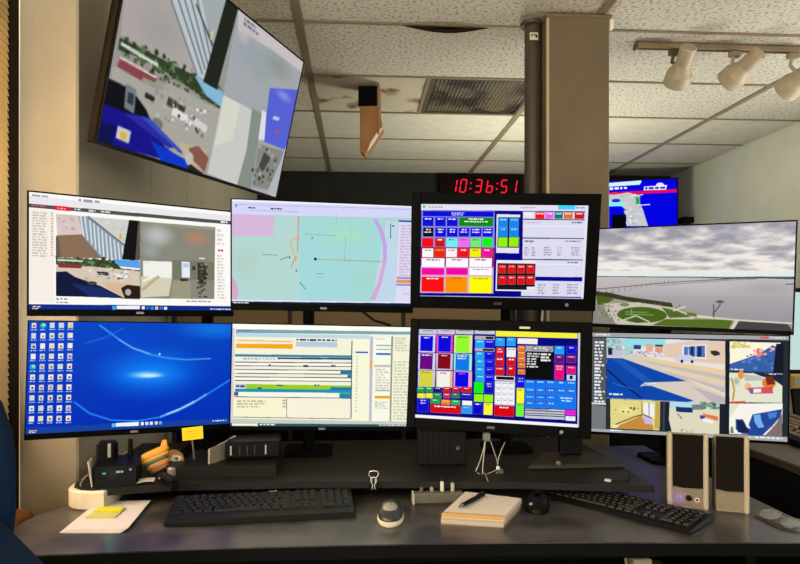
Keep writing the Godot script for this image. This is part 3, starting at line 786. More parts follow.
	part(tv, "edge_strip", Shape.new().box(Vector3(-0.5085, 0, -0.012), Vector3(0.003, 0.57, 0.018), 0.001), paint("1c1710", 0.7))
	lamp_area("screen_light", tp + tt * Vector3(0, 0, 0.01), tt * Vector3(0, 0, 1), Vector2(0.95, 0.53), Color(0.8, 0.82, 0.9), 0.03)
	var back = tp + tt * Vector3(0, 0, -0.072)
	var br = thing("tv_bracket", "black wall arm behind the tilted television", "bracket", Vector3(-0.867, back.y, -2.42))
	part(br, "wall_plate", Shape.new().box(Vector3(0, 0, 0), Vector3(0.01, 0.2, 0.2), 0.002), plastic)
	part(br, "arm", Shape.new().tube([Vector3(0.006, 0, 0), back + tt * Vector3(0, 0, -0.08) - Vector3(-0.868, back.y, -2.42), back + tt * Vector3(0, 0, -0.001) - Vector3(-0.868, back.y, -2.42)], 0.018, 10), plastic)

# ---------------------------------------------------------------- keyboards, mice, paper, speakers
func key_mesh(w, d, h):
	var id = "%.4f %.4f %.4f" % [w, d, h]
	if not shared.has(id):
		var s = Shape.new()
		var t = 0.0016
		var lo = [Vector3(-w / 2, 0, -d / 2), Vector3(w / 2, 0, -d / 2), Vector3(w / 2, 0, d / 2), Vector3(-w / 2, 0, d / 2)]
		var hi = []
		for v in lo: hi.append(Vector3(v.x - sign(v.x) * t, h, v.z - sign(v.z) * t))
		s.poly(hi, Vector3.UP)
		for k in 4:
			var n = (lo[k] + lo[(k + 1) % 4]) * Vector3(1, 0, 1)
			s.poly([lo[k], lo[(k + 1) % 4], hi[(k + 1) % 4], hi[k]], (n.normalized() + Vector3(0, 0.4, 0)).normalized())
		shared[id] = s.mesh()
	return shared[id]

func make_keyboard(label, at, yaw, u, rest, high, slope, body_m, key_m, gap, pitch = 1.0):
	# local: x along the keys, front edge at z = 0, running back to -z
	var wide = u * 22.9
	var v = u * pitch
	var deep = rest + v * 6.35 + 0.006
	var kb = thing("keyboard", label, "keyboard", at, Basis(Vector3.UP, deg_to_rad(yaw)))
	var tilt = Basis(Vector3(1, 0, 0), slope)
	var side = [Vector2(0, 0.002), Vector2(0, 0.010), Vector2(-0.006, high * 0.75), Vector2(-rest, high), Vector2(-deep, high + tan(slope) * (deep - rest)), Vector2(-deep - 0.006, high + tan(slope) * (deep - rest) - 0.006), Vector2(-deep - 0.006, 0.002)]
	var xf = Transform3D(Basis(Vector3(0, 0, 1), Vector3(0, 1, 0), Vector3(-1, 0, 0)), Vector3())
	part(kb, "body", Shape.new().prism(side, -wide / 2 - 0.008, wide / 2 + 0.008, xf, 0.004), body_m)
	var rows = [
		[[1.5], [1.25, 1.25, 1.25], [6.0], [1.25, 1.25, 1.25, 1.25]],
		[[2.25], [1, 1, 1, 1, 1, 1, 1, 1, 1, 1], [2.75]],
		[[1.75], [1, 1, 1, 1, 1, 1, 1, 1, 1, 1, 1], [2.25]],
		[[1.5], [1, 1, 1, 1, 1, 1, 1, 1, 1, 1, 1, 1], [1.5]],
		[[1, 1, 1, 1, 1, 1, 1, 1, 1, 1, 1, 1, 1], [2]],
		[[1], [-1], [1, 1, 1, 1], [-0.5], [1, 1, 1, 1], [-0.5], [1, 1, 1, 1]],
	]
	var place = func(x, w, r, d = 1.0):
		var z = -rest - 0.003 - v * (r + d / 2.0) - (v * 0.25 if r == 5 else 0.0)
		var y = high + tan(slope) * (-z - rest) - 0.001
		part(kb, "key", key_mesh(u * w - gap, v * d - gap, 0.006), key_m, Vector3(-wide / 2 + u * (x + w / 2.0), y, z), tilt)
	for r in 6:
		var x = 0.0
		for run in rows[r]:
			for w in run:
				if w > 0: place.call(x, w, r)
				x += abs(w)
	for c in 3:
		place.call(15.4 + c, 1.0, 0)
		if c == 1: place.call(15.4 + c, 1.0, 1)
		for r in [3, 4, 5]: place.call(15.4 + c, 1.0, r)
	place.call(18.8, 2.0, 0)
	place.call(20.8, 1.0, 0)
	for r in [1, 2, 3, 4]:
		for c in 3: place.call(18.8 + c, 1.0, r)
	place.call(21.8, 1.0, 0, 2.0)
	place.call(21.8, 1.0, 2, 2.0)
	place.call(21.8, 1.0, 4)
	for c in 4: place.call(18.8 + c, 1.0, 5)
	return kb

func mouse_shape(w, l, h, n = 18):
	var s = Shape.new()
	var f = func(i, j):
		var a = TAU * i / 28.0; var t = float(j) / n
		var rr = cos(t * PI / 2)
		var k = pow(rr, 0.55)
		return Vector3(cos(a) * w / 2 * k * (1.0 - 0.06 * cos(2 * a)), h * sin(t * PI / 2) * (1.0 - 0.12 * sin(a)), sin(a) * l / 2 * k)
	for j in n:
		for i in 28:
			var A = f.call(i, j); var B = f.call(i + 1, j); var C = f.call(i + 1, j + 1); var D = f.call(i, j + 1)
			var nn = func(p): return Vector3(p.x / (w * w), p.y / (h * h) * 0.3 + 0.001, p.z / (l * l)).normalized()
			s.tri(A, B, C, nn.call(A), nn.call(B), nn.call(C))
			if j < n - 1: s.tri(A, C, D, nn.call(A), nn.call(C), nn.call(D))
	return s

func desk_things():
	var u = 0.0186
	var kb = make_keyboard("grey full-size keyboard with palm rest on the left half of the desk", Vector3(-0.224, DESK, -1.512), 5.2, u, 0.036, 0.019, 0.12, paint("191917", 0.4), paint("191917", 0.35), 0.0032, 0.86)
	part(kb, "maker_badge", Shape.new().box(Vector3(0.02, 0.0333, -0.1452), Vector3(0.02, 0.001, 0.003)), paint("b8b4a8", 0.4))
	var kb2 = make_keyboard("slim black keyboard set at an angle before the desk speakers", Vector3(0.602, DESK, -1.53), -50, 0.0173, 0.012, 0.011, 0.05, paint("0d0d0d", 0.4), paint("1a1a19", 0.3), 0.0045)
	var kb3 = make_keyboard("black keyboard with keys tinted for glints on the second desk at the right edge, mostly out of view", Vector3(1.605, DESK, -2.40), -98, 0.0186, 0.02, 0.03, 0.35, paint("100e0b", 0.4), paint("8a7c60", 0.4), 0.004)  # tan key colour stands in for glints on the keys
	# mice
	var m1 = thing("mouse", "dark grey mouse with a pale lower rim beside the notepad", "mouse", Vector3(0.077, DESK, -1.515), Basis(Vector3.UP, deg_to_rad(-6)))
	part(m1, "base", Shape.new().lathe([Vector2(0, 0), Vector2(0.033, 0.0), Vector2(0.0355, 0.004), Vector2(0.0355, 0.011), Vector2(0.033, 0.013), Vector2(0, 0.013)], 28, Transform3D(Basis.from_scale(Vector3(0.88, 1, 1.62)), Vector3())), paint("c8bfa8", 0.35))
	part(m1, "shell", mouse_shape(0.062, 0.112, 0.026), paint("2e302c", 0.3), Vector3(0, 0.013, 0))
	part(m1, "highlight_patch", mouse_shape(0.038, 0.05, 0.008), paint("8c8c80", 0.35), Vector3(0, 0.0335, 0.012))  # grey patch paints the highlight on top of the shell
	part(m1, "wheel", Shape.new().lathe([Vector2(0, -0.003), Vector2(0.008, -0.003), Vector2(0.008, 0.003), Vector2(0, 0.003)], 14, Transform3D(Basis(Vector3(0, 0, 1), PI / 2), Vector3())), paint("101010"), Vector3(0, 0.032, -0.032))
	var m2 = thing("mouse", "black mouse between the notepad and the angled keyboard", "mouse", Vector3(0.448, DESK, -1.578), Basis(Vector3.UP, deg_to_rad(-20)))
	part(m2, "shell", mouse_shape(0.064, 0.105, 0.034), paint("0c0c0c", 0.3), Vector3(0, 0.001, 0))
	part(m2, "wheel", Shape.new().lathe([Vector2(0, -0.003), Vector2(0.008, -0.003), Vector2(0.008, 0.003), Vector2(0, 0.003)], 14, Transform3D(Basis(Vector3(0, 0, 1), PI / 2), Vector3())), paint("202020"), Vector3(0, 0.03, -0.03))
	part(m2, "side_badge", Shape.new().box(Vector3(-0.012, 0.022, 0.0405), Vector3(0.008, 0.006, 0.003), 0.001), paint("8c8c88", 0.3))
	# paper stack with sticky notes at the left
	var says = ["lowest white sheet of the loose papers left of the keyboard", "second white sheet of the loose papers left of the keyboard", "third white sheet of the loose papers left of the keyboard", "top white sheet of the loose papers left of the keyboard"]
	for k in 4:
		var p = [Vector2(-0.664 + k * 0.006, 1.473 + k * 0.002), Vector2(-0.526 + k * 0.003, 1.463 + k * 0.004), Vector2(-0.54 + k * 0.002, 1.70 - k * 0.003), Vector2(-0.672 + k * 0.002, 1.694 - k * 0.002)]
		var cut = [p[0], p[1].lerp(p[0], 0.02), p[1].lerp(p[2], 0.03), p[2], p[3]]
		var off = Vector3(p[0].x, DESK + 0.0005 + k * 0.0016, -p[0].y)
		var loc = []
		for v in cut: loc.append(v - p[0])
		solo("paper_sheet", Shape.new().prism(loc, 0, 0.0012, Transform3D(FLAT, Vector3())), paint("cfcacc", 0.8), says[k], "paper", off, Basis(), "loose papers left of the keyboard")
	solo("sticky_note", Shape.new().prism([Vector2(0, 0), Vector2(0.068, -0.003), Vector2(0.068, 0.066), Vector2(0.004, 0.07)], 0, 0.003, Transform3D(FLAT, Vector3())), paint("bdbb68", 0.8), "pale yellow sticky pad on the loose papers", "sticky note", Vector3(-0.640, DESK + 0.0068, -1.552))
	solo("sticky_note", Shape.new().prism([Vector2(0, 0), Vector2(0.066, -0.002), Vector2(0.064, 0.03), Vector2(0.006, 0.034)], 0, 0.0015, Transform3D(FLAT, Vector3())), paint("d2cd18", 0.8), "bright yellow sticky note at the back of the pale sticky pad", "sticky note", Vector3(-0.640, DESK + 0.0102, -1.592))
	# notepads with a pen
	var tz = [[0.0, "8e7c60", "lower grey notepad under the cream one, right of the mouse", "aaa394"], [0.012, "c9a878", "upper cream notepad with the black pen on it", "cdc5b8"]]
	for k in 2:
		var np = thing("notepad", tz[k][2], "notepad", Vector3(0.192 + k * 0.002, DESK + k * 0.0135, -1.478 - k * 0.0))
		var o = [Vector2(0, 0), Vector2(0.139, -0.037), Vector2(0.215, 0.102), Vector2(0.084, 0.172)]
		part(np, "pages", Shape.new().prism(o, 0.001, 0.0125, Transform3D(FLAT, Vector3()), 0.0015), paint(tz[k][3], 0.85))
		part(np, "backing_card", Shape.new().prism([o[0] + Vector2(-0.002, -0.002), o[1] + Vector2(0.001, -0.002), o[2] + Vector2(0.002, 0), o[3] + Vector2(0, 0.002)], 0.0, 0.001, Transform3D(FLAT, Vector3())), paint(tz[k][1], 0.8))
		if k == 1:
			for j in 7:
				var a = o[0].lerp(o[3], 0.12 + j * 0.12); var b = o[1].lerp(o[2], 0.12 + j * 0.12)
				part(np, "ruled_line", Shape.new().tube([Vector3(lerp(a.x, b.x, 0.08), 0.0126, -lerp(a.y, b.y, 0.08)), Vector3(lerp(a.x, b.x, 0.9), 0.0126, -lerp(a.y, b.y, 0.9))], 0.0003, 4), paint("a8a098", 0.8))
			part(np, "binding_tape", Shape.new().prism([o[0] + Vector2(0, -0.001), o[1] + Vector2(0, -0.001), o[1] + Vector2(0.003, 0.008), o[0] + Vector2(0.003, 0.008)], 0.004, 0.0128, Transform3D(FLAT, Vector3())), paint("b9935c", 0.7))
	var pen_dir = (Vector3(0.318, 0, -1.602) - Vector3(0.238, 0, -1.50)).normalized()
	var pn = thing("pen", "black pen lying across the cream notepad", "pen", Vector3(0.236, DESK + 0.0325, -1.497), Basis.looking_at(pen_dir))
	part(pn, "barrel", Shape.new().lathe([Vector2(0, 0.02), Vector2(0.0052, 0.02), Vector2(0.0056, 0.07), Vector2(0.0052, 0.13), Vector2(0.003, 0.134), Vector2(0, 0.135)], 14, Transform3D(Basis(Vector3(1, 0, 0), -PI / 2), Vector3())), paint("0d0d0e", 0.35))
	part(pn, "tip", Shape.new().lathe([Vector2(0, 0), Vector2(0.001, 0), Vector2(0.0048, 0.02), Vector2(0, 0.02)], 14, Transform3D(Basis(Vector3(1, 0, 0), -PI / 2), Vector3())), paint("8c8c90", 0.25, 0.8))
	part(pn, "clip", Shape.new().box(Vector3(0, 0.0072, -0.112), Vector3(0.003, 0.0015, 0.04), 0.0005), paint("2c2c2e", 0.3))
	# speakers
	for k in 2:
		var at = [Vector3(0.829, DESK, -1.562), Vector3(0.922, DESK, -1.524)][k]
		var sp = thing("speaker", ["silver and black desk speaker with volume knob and violet light", "plain silver and black desk speaker right of the one with the knob"][k], "speaker", at, euler(-23, 0, 0))
		var w = 0.107 if k == 0 else 0.088
		var silver = paint("b0a48c", 0.35, 0.15)
		var prof = [Vector2(0.004, 0.0), Vector2(0.0, 0.006), Vector2(-0.006, 0.184), Vector2(-0.02, 0.184), Vector2(-0.075, 0.165), Vector2(-0.08, 0.0)]
		var xf = Transform3D(Basis(Vector3(0, 0, 1), Vector3(0, 1, 0), Vector3(-1, 0, 0)), Vector3())
		part(sp, "cabinet", Shape.new().prism(prof, -w / 2 + 0.008, w / 2 - 0.008, xf, 0.002), paint("8c8270", 0.45))
		for s in [-1, 1]:
			if k == 1 and s > 0: continue
			part(sp, "side_trim", Shape.new().prism([Vector2(0.008, 0.0), Vector2(0.008, 0.004), Vector2(0.002, 0.186), Vector2(-0.02, 0.186), Vector2(-0.022, 0.0)], s * (w / 2 - 0.012) - 0.006, s * (w / 2 - 0.012) + 0.006, xf, 0.003), silver)
		part(sp, "grille", Shape.new().prism([Vector2(-w / 2 + 0.018 if k == 0 else -w / 2 + 0.008, 0.052), Vector2(-0.01, 0.048), Vector2(w / 2 - 0.018, 0.050), Vector2(w / 2 - 0.018, 0.183), Vector2(-w / 2 + 0.018 if k == 0 else -w / 2 + 0.008, 0.183)], -0.004, 0.0005), paint("15110e", 0.9))
		part(sp, "control_panel", Shape.new().prism([Vector2(-w / 2 + 0.018 if k == 0 else -w / 2 + 0.008, 0.004), Vector2(w / 2 - 0.018, 0.004), Vector2(w / 2 - 0.018, 0.048), Vector2(-0.01, 0.046), Vector2(-w / 2 + 0.018 if k == 0 else -w / 2 + 0.008, 0.050)], -0.002, 0.004, Transform3D(), 0.001), paint("80755f", 0.4, 0.1))
		if k == 0:
			var rnd = Transform3D(Basis(Vector3(1, 0, 0), PI / 2), Vector3())
			part(sp, "volume_knob", Shape.new().lathe([Vector2(0, 0), Vector2(0.0075, 0), Vector2(0.0065, 0.006), Vector2(0.0045, 0.0075), Vector2(0, 0.0075)], 18, rnd), paint("14120f", 0.3), Vector3(0.002, 0.025, 0.004))
			part(sp, "jack", Shape.new().lathe([Vector2(0.003, 0), Vector2(0.006, 0), Vector2(0.006, 0.002), Vector2(0.003, 0.002)], 18, rnd), paint("d8ccb4", 0.3), Vector3(0.021, 0.022, 0.004))
			part(sp, "jack_hole", Shape.new().lathe([Vector2(0, 0), Vector2(0.003, 0), Vector2(0.003, 0.001), Vector2(0, 0.001)], 12, rnd), paint("2a160e", 0.6), Vector3(0.021, 0.022, 0.004))
			part(sp, "power_light", Shape.new().lathe([Vector2(0, 0), Vector2(0.003, 0), Vector2(0.002, 0.0015), Vector2(0, 0.002)], 12, rnd), glowing("7a58ff", 1.2), Vector3(-0.020, 0.023, 0.004))
			lamp_point("power_light_light", at + euler(-23, 0, 0) * Vector3(-0.02, 0.023, 0.014), Color(0.45, 0.3, 1.0), 0.0004, 0.003)
	# eyeglasses at the right end
	var gl = thing("eyeglasses", "folded eyeglasses with pale rims at the right end of the desk", "eyeglasses", Vector3(0.992, DESK, -1.437), Basis(Vector3.UP, deg_to_rad(98)))
	var pale = paint("6e685e", 0.45)
	for s in [-1, 1]:
		var ring = []
		for k in 21:
			var a = TAU * k / 20
			ring.append(Vector3(s * 0.033 + 0.025 * cos(a), 0.009 + 0.006 * sin(a), 0.019 * sin(a) - 0.004))
		part(gl, "rim", Shape.new().tube(ring, 0.0022, 6, false), pale)
		var lens = StandardMaterial3D.new()
		lens.transparency = BaseMaterial3D.TRANSPARENCY_ALPHA
		lens.albedo_color = Color(0.9, 0.9, 0.85, 0.05)
		lens.roughness = 0.05
		var q = []
		for k in 20: q.append(ring[k].lerp(Vector3(s * 0.033, 0.009, -0.004), 0.05))
		var ls = Shape.new()
		ls.poly(q, Vector3(0, 0.95, -0.3).normalized())
		part(gl, "lens", ls, lens)
	part(gl, "bridge", Shape.new().tube([Vector3(-0.009, 0.011, 0.002), Vector3(0, 0.013, 0.004), Vector3(0.009, 0.011, 0.002)], 0.002, 6), pale)
	for s in [-1, 1]:
		part(gl, "temple", Shape.new().tube([Vector3(s * 0.058, 0.009, 0.0), Vector3(s * 0.052, 0.004, -0.03), Vector3(s * 0.01, 0.0022, -0.034 - 0.004 * s), Vector3(-s * 0.05, 0.0022, -0.034 - 0.008 * s)], 0.0018, 6), paint("3a2c20", 0.4))

func lamp_point(called, at, color, energy, size):
	var l = OmniLight3D.new()
	l.name = called
	l.light_color = color
	l.light_energy = energy
	l.light_size = size
	l.omni_range = 12.0
	l.omni_attenuation = 2.0
	l.shadow_enabled = true
	add_child(l, true)
	l.position = at

# ---------------------------------------------------------------- small things on the shelf and under the monitors
func small_things():
	var black = paint("0d0d0d", 0.45)
	# radio charger with lights
	var rc = thing("radio_charger", "black radio charger with small green and white lights at the shelf's left end", "charger", Vector3(-0.622, SHELF, -1.71), euler(12, 0, 0))
	part(rc, "body", Shape.new().prism([Vector2(0.046, 0), Vector2(0.036, 0.05), Vector2(-0.03, 0.062), Vector2(-0.05, 0.06), Vector2(-0.05, 0)], -0.052, 0.056, Transform3D(Basis(Vector3(0, 0, -1), Vector3(0, 1, 0), Vector3(1, 0, 0)).rotated(Vector3.UP, PI), Vector3()), 0.005), black)
	part(rc, "side_trim", Shape.new().box(Vector3(-0.06, 0.034, 0.02), Vector3(0.004, 0.066, 0.05), 0.0015, Basis(Vector3(0, 0, 1), 0.14)), paint("b8b0a0", 0.4))
	part(rc, "radio", Shape.new().box(Vector3(-0.03, 0.075, -0.02), Vector3(0.05, 0.06, 0.035), 0.008), paint("0a0a0a", 0.5))
	part(rc, "antenna", Shape.new().lathe([Vector2(0, 0), Vector2(0.007, 0), Vector2(0.006, 0.045), Vector2(0, 0.047)], 12), paint("060606", 0.6), Vector3(0.026, 0.06, -0.02))
	part(rc, "radio_clip", Shape.new().box(Vector3(-0.022, 0.083, 0.0), Vector3(0.008, 0.036, 0.004), 0.001), paint("b0aaa0", 0.3, 0.5))
	var spots = [[-0.028, 0.034, "50f0b8", 0.008], [0.005, 0.036, "d8e4ec", 0.010], [0.014, 0.036, "d0dce8", 0.006], [0.034, 0.040, "c8d8e0", 0.006]]
	for s in spots:
		part(rc, "status_light", Shape.new().box(Vector3(s[0], s[1], 0.0425 - (s[1] - 0.034) * 0.2), Vector3(s[3], 0.005, 0.004), 0.001, Basis(Vector3(1, 0, 0), -0.2)), glowing(s[2], 0.5))
	lamp_point("status_light_light", Vector3(-0.622, SHELF + 0.036, -1.65), Color(0.6, 0.9, 0.9), 0.0004, 0.004)
	part(rc, "cord", Shape.new().tube([Vector3(-0.055, 0.03, -0.01), Vector3(-0.078, 0.02, 0.0), Vector3(-0.088, 0.004, 0.01), Vector3(-0.084, 0.003, 0.03)], 0.0025, 6), paint("6c665a", 0.5))
	# white slip of paper
	var slip = Shape.new()
	for k in 10:
		var x0 = -0.05 + k * 0.01; var f = func(x): return 0.003 + 0.004 * sin(x * 50.0) + 0.003 * abs(x) * 10.0
		slip.poly([Vector3(x0, f.call(x0), 0.012), Vector3(x0 + 0.01, f.call(x0 + 0.01), 0.012), Vector3(x0 + 0.01, f.call(x0 + 0.01) + 0.003, -0.014), Vector3(x0, f.call(x0) + 0.003, -0.014)], Vector3(0, 1, 0.1).normalized())
		slip.poly([Vector3(x0, f.call(x0) - 0.001, 0.012), Vector3(x0 + 0.01, f.call(x0 + 0.01) - 0.001, 0.012), Vector3(x0 + 0.01, f.call(x0 + 0.01), 0.012), Vector3(x0, f.call(x0), 0.012)], Vector3(0, 0, 1))
	solo("paper_slip", slip, paint("b0aa9c", 0.8), "crumpled grey-white paper slip before the radio charger", "paper", Vector3(-0.575, SHELF, -1.688), Basis(Vector3.UP, 0.15))
	# snack packet
	var pk = thing("snack_packet", "orange and green striped packet leaning between charger and tape roll", "packet", Vector3(-0.530, SHELF + 0.002, -1.757), euler(14, -12, 22))
	var cols = ["d89428", "c88a20", "2c5a40", "b8752a", "7a4a20"]
	var edges = [0.052, 0.036, 0.028, 0.020, 0.006, -0.004]
	for k in 5:
		part(pk, "stripe" if k else "packet_flap", Shape.new().blob(Vector3(0.006, (edges[k] + edges[k + 1]) / 2 + 0.018, 0), Vector3(0.034 + 0.004 * (2 - k), (edges[k] - edges[k + 1]) / 2 + 0.003, 0.011), 3.0, Basis(), 20, 10), paint(cols[k], 0.4))
	part(pk, "pointed_tip", Shape.new().prism([Vector2(0.02, 0.06), Vector2(0.044, 0.058), Vector2(0.050, 0.082), Vector2(0.040, 0.086)], -0.006, 0.006, Transform3D(), 0.002), paint("dc8c1c", 0.4))
	# tape roll
	var rl = thing("tape_roll", "tan tape roll with a white core standing on the shelf", "tape", Vector3(-0.512, SHELF + 0.029, -1.815), euler(14, 0, 0))
	var face = Transform3D(Basis(Vector3(1, 0, 0), PI / 2), Vector3())
	part(rl, "roll", Shape.new().lathe([Vector2(0.012, -0.012), Vector2(0.028, -0.012), Vector2(0.029, -0.01), Vector2(0.029, 0.01), Vector2(0.028, 0.012), Vector2(0.012, 0.012)], 28, face), paint("a3783a", 0.4))
	part(rl, "core", Shape.new().lathe([Vector2(0.008, -0.0125), Vector2(0.013, -0.0125), Vector2(0.013, 0.0135), Vector2(0.008, 0.0135)], 24, face), paint("cfc0a2", 0.6))
	part(rl, "label", Shape.new().prism(rounded(0.024, 0.018, 0.004), 0.0122, 0.0132), paint("ddd2bc", 0.6), Vector3(0.008, 0.008, 0), Basis(Vector3(0, 0, 1), -0.3))
	part(rl, "label_print", Shape.new().prism(rounded(0.009, 0.007, 0.002), 0.0132, 0.0138), paint("5c4630", 0.6), Vector3(0.009, 0.008, 0))
	# stapler
	var stp = thing("stapler", "black stapler with silver tip lying before the tape roll", "stapler", Vector3(-0.50, SHELF, -1.69), Basis(Vector3.UP, deg_to_rad(-58)))
	part(stp, "base", Shape.new().box(Vector3(0.035, 0.004, 0), Vector3(0.11, 0.008, 0.026), 0.003), black)
	part(stp, "upper_arm", Shape.new().box(Vector3(0.035, 0.022, 0), Vector3(0.11, 0.014, 0.022), 0.005, Basis(Vector3(0, 0, 1), 0.08)), black)
	part(stp, "hinge", Shape.new().box(Vector3(0.085, 0.014, 0), Vector3(0.012, 0.014, 0.02), 0.002), black)
	part(stp, "metal_tip", Shape.new().box(Vector3(-0.02, 0.012, 0), Vector3(0.008, 0.012, 0.018), 0.003), paint("d0d0cc", 0.2, 0.8))
	# low docking base with a round silver end
	var db = thing("docking_base", "low black base with a rounded silver corner under the left monitors", "base", Vector3(-0.46, SHELF, -1.785))
	var bo = []
	for k in 9:
		var a = PI * 0.5 + PI * k / 8.0
		bo.append(Vector2(-0.02 + 0.045 * cos(a), 0.0 + 0.045 * sin(a)))
	bo += [Vector2(0.24, -0.045), Vector2(0.24, 0.16), Vector2(-0.02, 0.16)]
	part(db, "body", Shape.new().prism(bo, 0.0, 0.03, Transform3D(FLAT, Vector3()), 0.004), paint("1c1b19", 0.4))
	part(db, "silver_end", Shape.new().lathe([Vector2(0, 0.004), Vector2(0.012, 0.004), Vector2(0.0135, 0.008), Vector2(0.0135, 0.024), Vector2(0.011, 0.028), Vector2(0, 0.029)], 20), paint("9c968a", 0.3, 0.5), Vector3(-0.036, 0, 0.036))
	# small computer box with a beige side bracket
	var pc = thing("mini_computer", "small black computer with a beige curved side plate behind the left keyboard", "computer", Vector3(-0.325, SHELF + 0.03, -1.845), euler(6, 0, 0))
	part(pc, "side_plate", Shape.new().prism([Vector2(-0.055, 0.001), Vector2(0.06, 0.001), Vector2(0.06, 0.042), Vector2(0.03, 0.044), Vector2(-0.01, 0.05), Vector2(-0.055, 0.058)], -0.058, -0.052, Transform3D(Basis(Vector3(0, 0, 1), Vector3(0, 1, 0), Vector3(-1, 0, 0)).rotated(Vector3.UP, 0.0), Vector3(0, 0, 0)), 0.001), paint("8a8370", 0.5), Vector3(-0.10, 0, 0), euler(-32, 0, 0))
	part(pc, "case", Shape.new().box(Vector3(0.03, 0.03, 0), Vector3(0.15, 0.046, 0.11), 0.005), paint("0f0f10", 0.5))
	part(pc, "foot", Shape.new().box(Vector3(0.03, 0.0035, 0), Vector3(0.12, 0.007, 0.08), 0.003), black)
	for x in [-0.03, -0.006, 0.014, 0.034, 0.064]:
		part(pc, "port", Shape.new().box(Vector3(x, 0.03, 0.056), Vector3(0.004, 0.026, 0.003), 0.001), paint("2a2a2c", 0.3) if x > -0.02 and x < 0.05 else paint("b0aca4", 0.3))
	# second device with vertical ribs
	var dv = thing("network_box", "black ribbed network box under the centre monitors", "box", Vector3(0.245, SHELF, -1.88), euler(-4, 0, 0))
	part(dv, "case", Shape.new().box(Vector3(0, 0.05, 0), Vector3(0.14, 0.10, 0.1), 0.004), paint("121212", 0.55))
	for k in 6:
		part(dv, "rib", Shape.new().box(Vector3(-0.06 + k * 0.015, 0.055, 0.051), Vector3(0.005, 0.08, 0.004), 0.001), paint("191816", 0.5))
	part(dv, "knob", Shape.new().lathe([Vector2(0, 0), Vector2(0.006, 0), Vector2(0.005, 0.006), Vector2(0, 0.006)], 12, face), paint("504c44", 0.4), Vector3(0.045, 0.05, 0.05))
	# metal stand foot, trapezoid
	var tf = thing("stand_foot", "dark brown flat trapezoid stand foot behind the angled keyboard", "stand", Vector3(0.635, SHELF, -1.76))
	part(tf, "foot_plate", Shape.new().prism([Vector2(-0.16, 0), Vector2(0.115, 0), Vector2(0.08, 0.16), Vector2(-0.075, 0.16)], 0, 0.014, Transform3D(FLAT, Vector3()), 0.004), paint("2a231a", 0.5))
	part(tf, "stem", Shape.new().box(Vector3(0.0, 0.064, -0.12), Vector3(0.07, 0.10, 0.03), 0.006), paint("0e0e0e", 0.5))
	part(tf, "knob", Shape.new().lathe([Vector2(0, 0), Vector2(0.007, 0), Vector2(0.006, 0.008), Vector2(0, 0.009)], 14, face), paint("5a564c", 0.35), Vector3(-0.075, 0.018, -0.002))
	# binder clip on the shelf's lip
	var bc = thing("binder_clip", "silver wire-handled binder clip on the lip of the shelf", "clip", Vector3(0.040, SHELF, -1.664))
	part(bc, "clip_body", Shape.new().prism([Vector2(-0.010, 0.0005), Vector2(0.006, 0.0005), Vector2(0.010, -0.009), Vector2(0.006, -0.0185), Vector2(-0.010, -0.0185), Vector2(0.014, -0.009)], -0.012, 0.012, Transform3D(Basis(Vector3(0, 0, 1), Vector3(0, 1, 0), Vector3(-1, 0, 0)), Vector3())), paint("131313", 0.3))
	var wire = paint("e8e6e0", 0.2, 0.6)
	for s in [1, -1]:
		var loop = []
		for q in [[-0.006, 0.0], [-0.004, 0.012], [-0.008, 0.017], [-0.013, 0.024], [-0.010, 0.032], [0.0, 0.034], [0.010, 0.032], [0.013, 0.024], [0.008, 0.017], [0.004, 0.012], [0.006, 0.0]]:
			loop.append(Vector3(q[0], q[1] * s + (0.0 if s > 0 else -0.018), 0.012 + abs(q[1]) * 0.15) if s > 0 else Vector3(q[0] * 0.6, q[1] * 0.9 - 0.014, 0.014))
		part(bc, "wire_handle", Shape.new().tube(loop, 0.0013, 6), wire)
	# power strip with plugs in the gap under the shelf
	var ps = thing("power_strip", "grey power strip lying at the shelf's edge behind the notepad", "power strip", Vector3(0.208, DESK, -1.645), Basis(Vector3.UP, deg_to_rad(1.5)))
	part(ps, "body", Shape.new().box(Vector3(0, 0.014, 0), Vector3(0.128, 0.028, 0.032), 0.004), paint("58554a", 0.5))
	part(ps, "end_cap", Shape.new().box(Vector3(-0.066, 0.014, 0), Vector3(0.006, 0.03, 0.034), 0.002), paint("a8a498", 0.4))
	for k in 4:
		var h = [0.012, 0.012, 0.026, 0.022][k]
		var pl = thing("plug", ["first plug from the left end of the power strip", "second plug from the left on the power strip, with pale base", "tallest pale plug on the power strip", "plug nearest the notepad on the power strip"][k], "plug", Vector3(0.163 + k * 0.027, DESK + 0.028, -1.646), Basis(), "plugs on the power strip")
		part(pl, "plug_body", Shape.new().box(Vector3(0, h / 2, 0), Vector3(0.009, h, 0.012), 0.002), paint(["5a574e", "8a867a", "c8c4ba", "a8a498"][k], 0.35))
		part(pl, "cord", Shape.new().tube([Vector3(0, h, 0), Vector3(0.001, h + 0.004, -0.002), Vector3(0.003, h + 0.006, -0.007)], 0.0016, 6), paint("2c2a26"))
	# hanging leads under the centre monitor
	var hw = thing("hanging_leads", "bunch of thin grey leads with a clamp hanging below the centre monitor", "leads", Vector3(0.355, 0.900, -1.752))
	part(hw, "clamp", Shape.new().box(Vector3(0.0, -0.004, 0), Vector3(0.02, 0.022, 0.02), 0.003), paint("6c6a64", 0.4))
	var grey = paint("8c8a84", 0.3, 0.3)
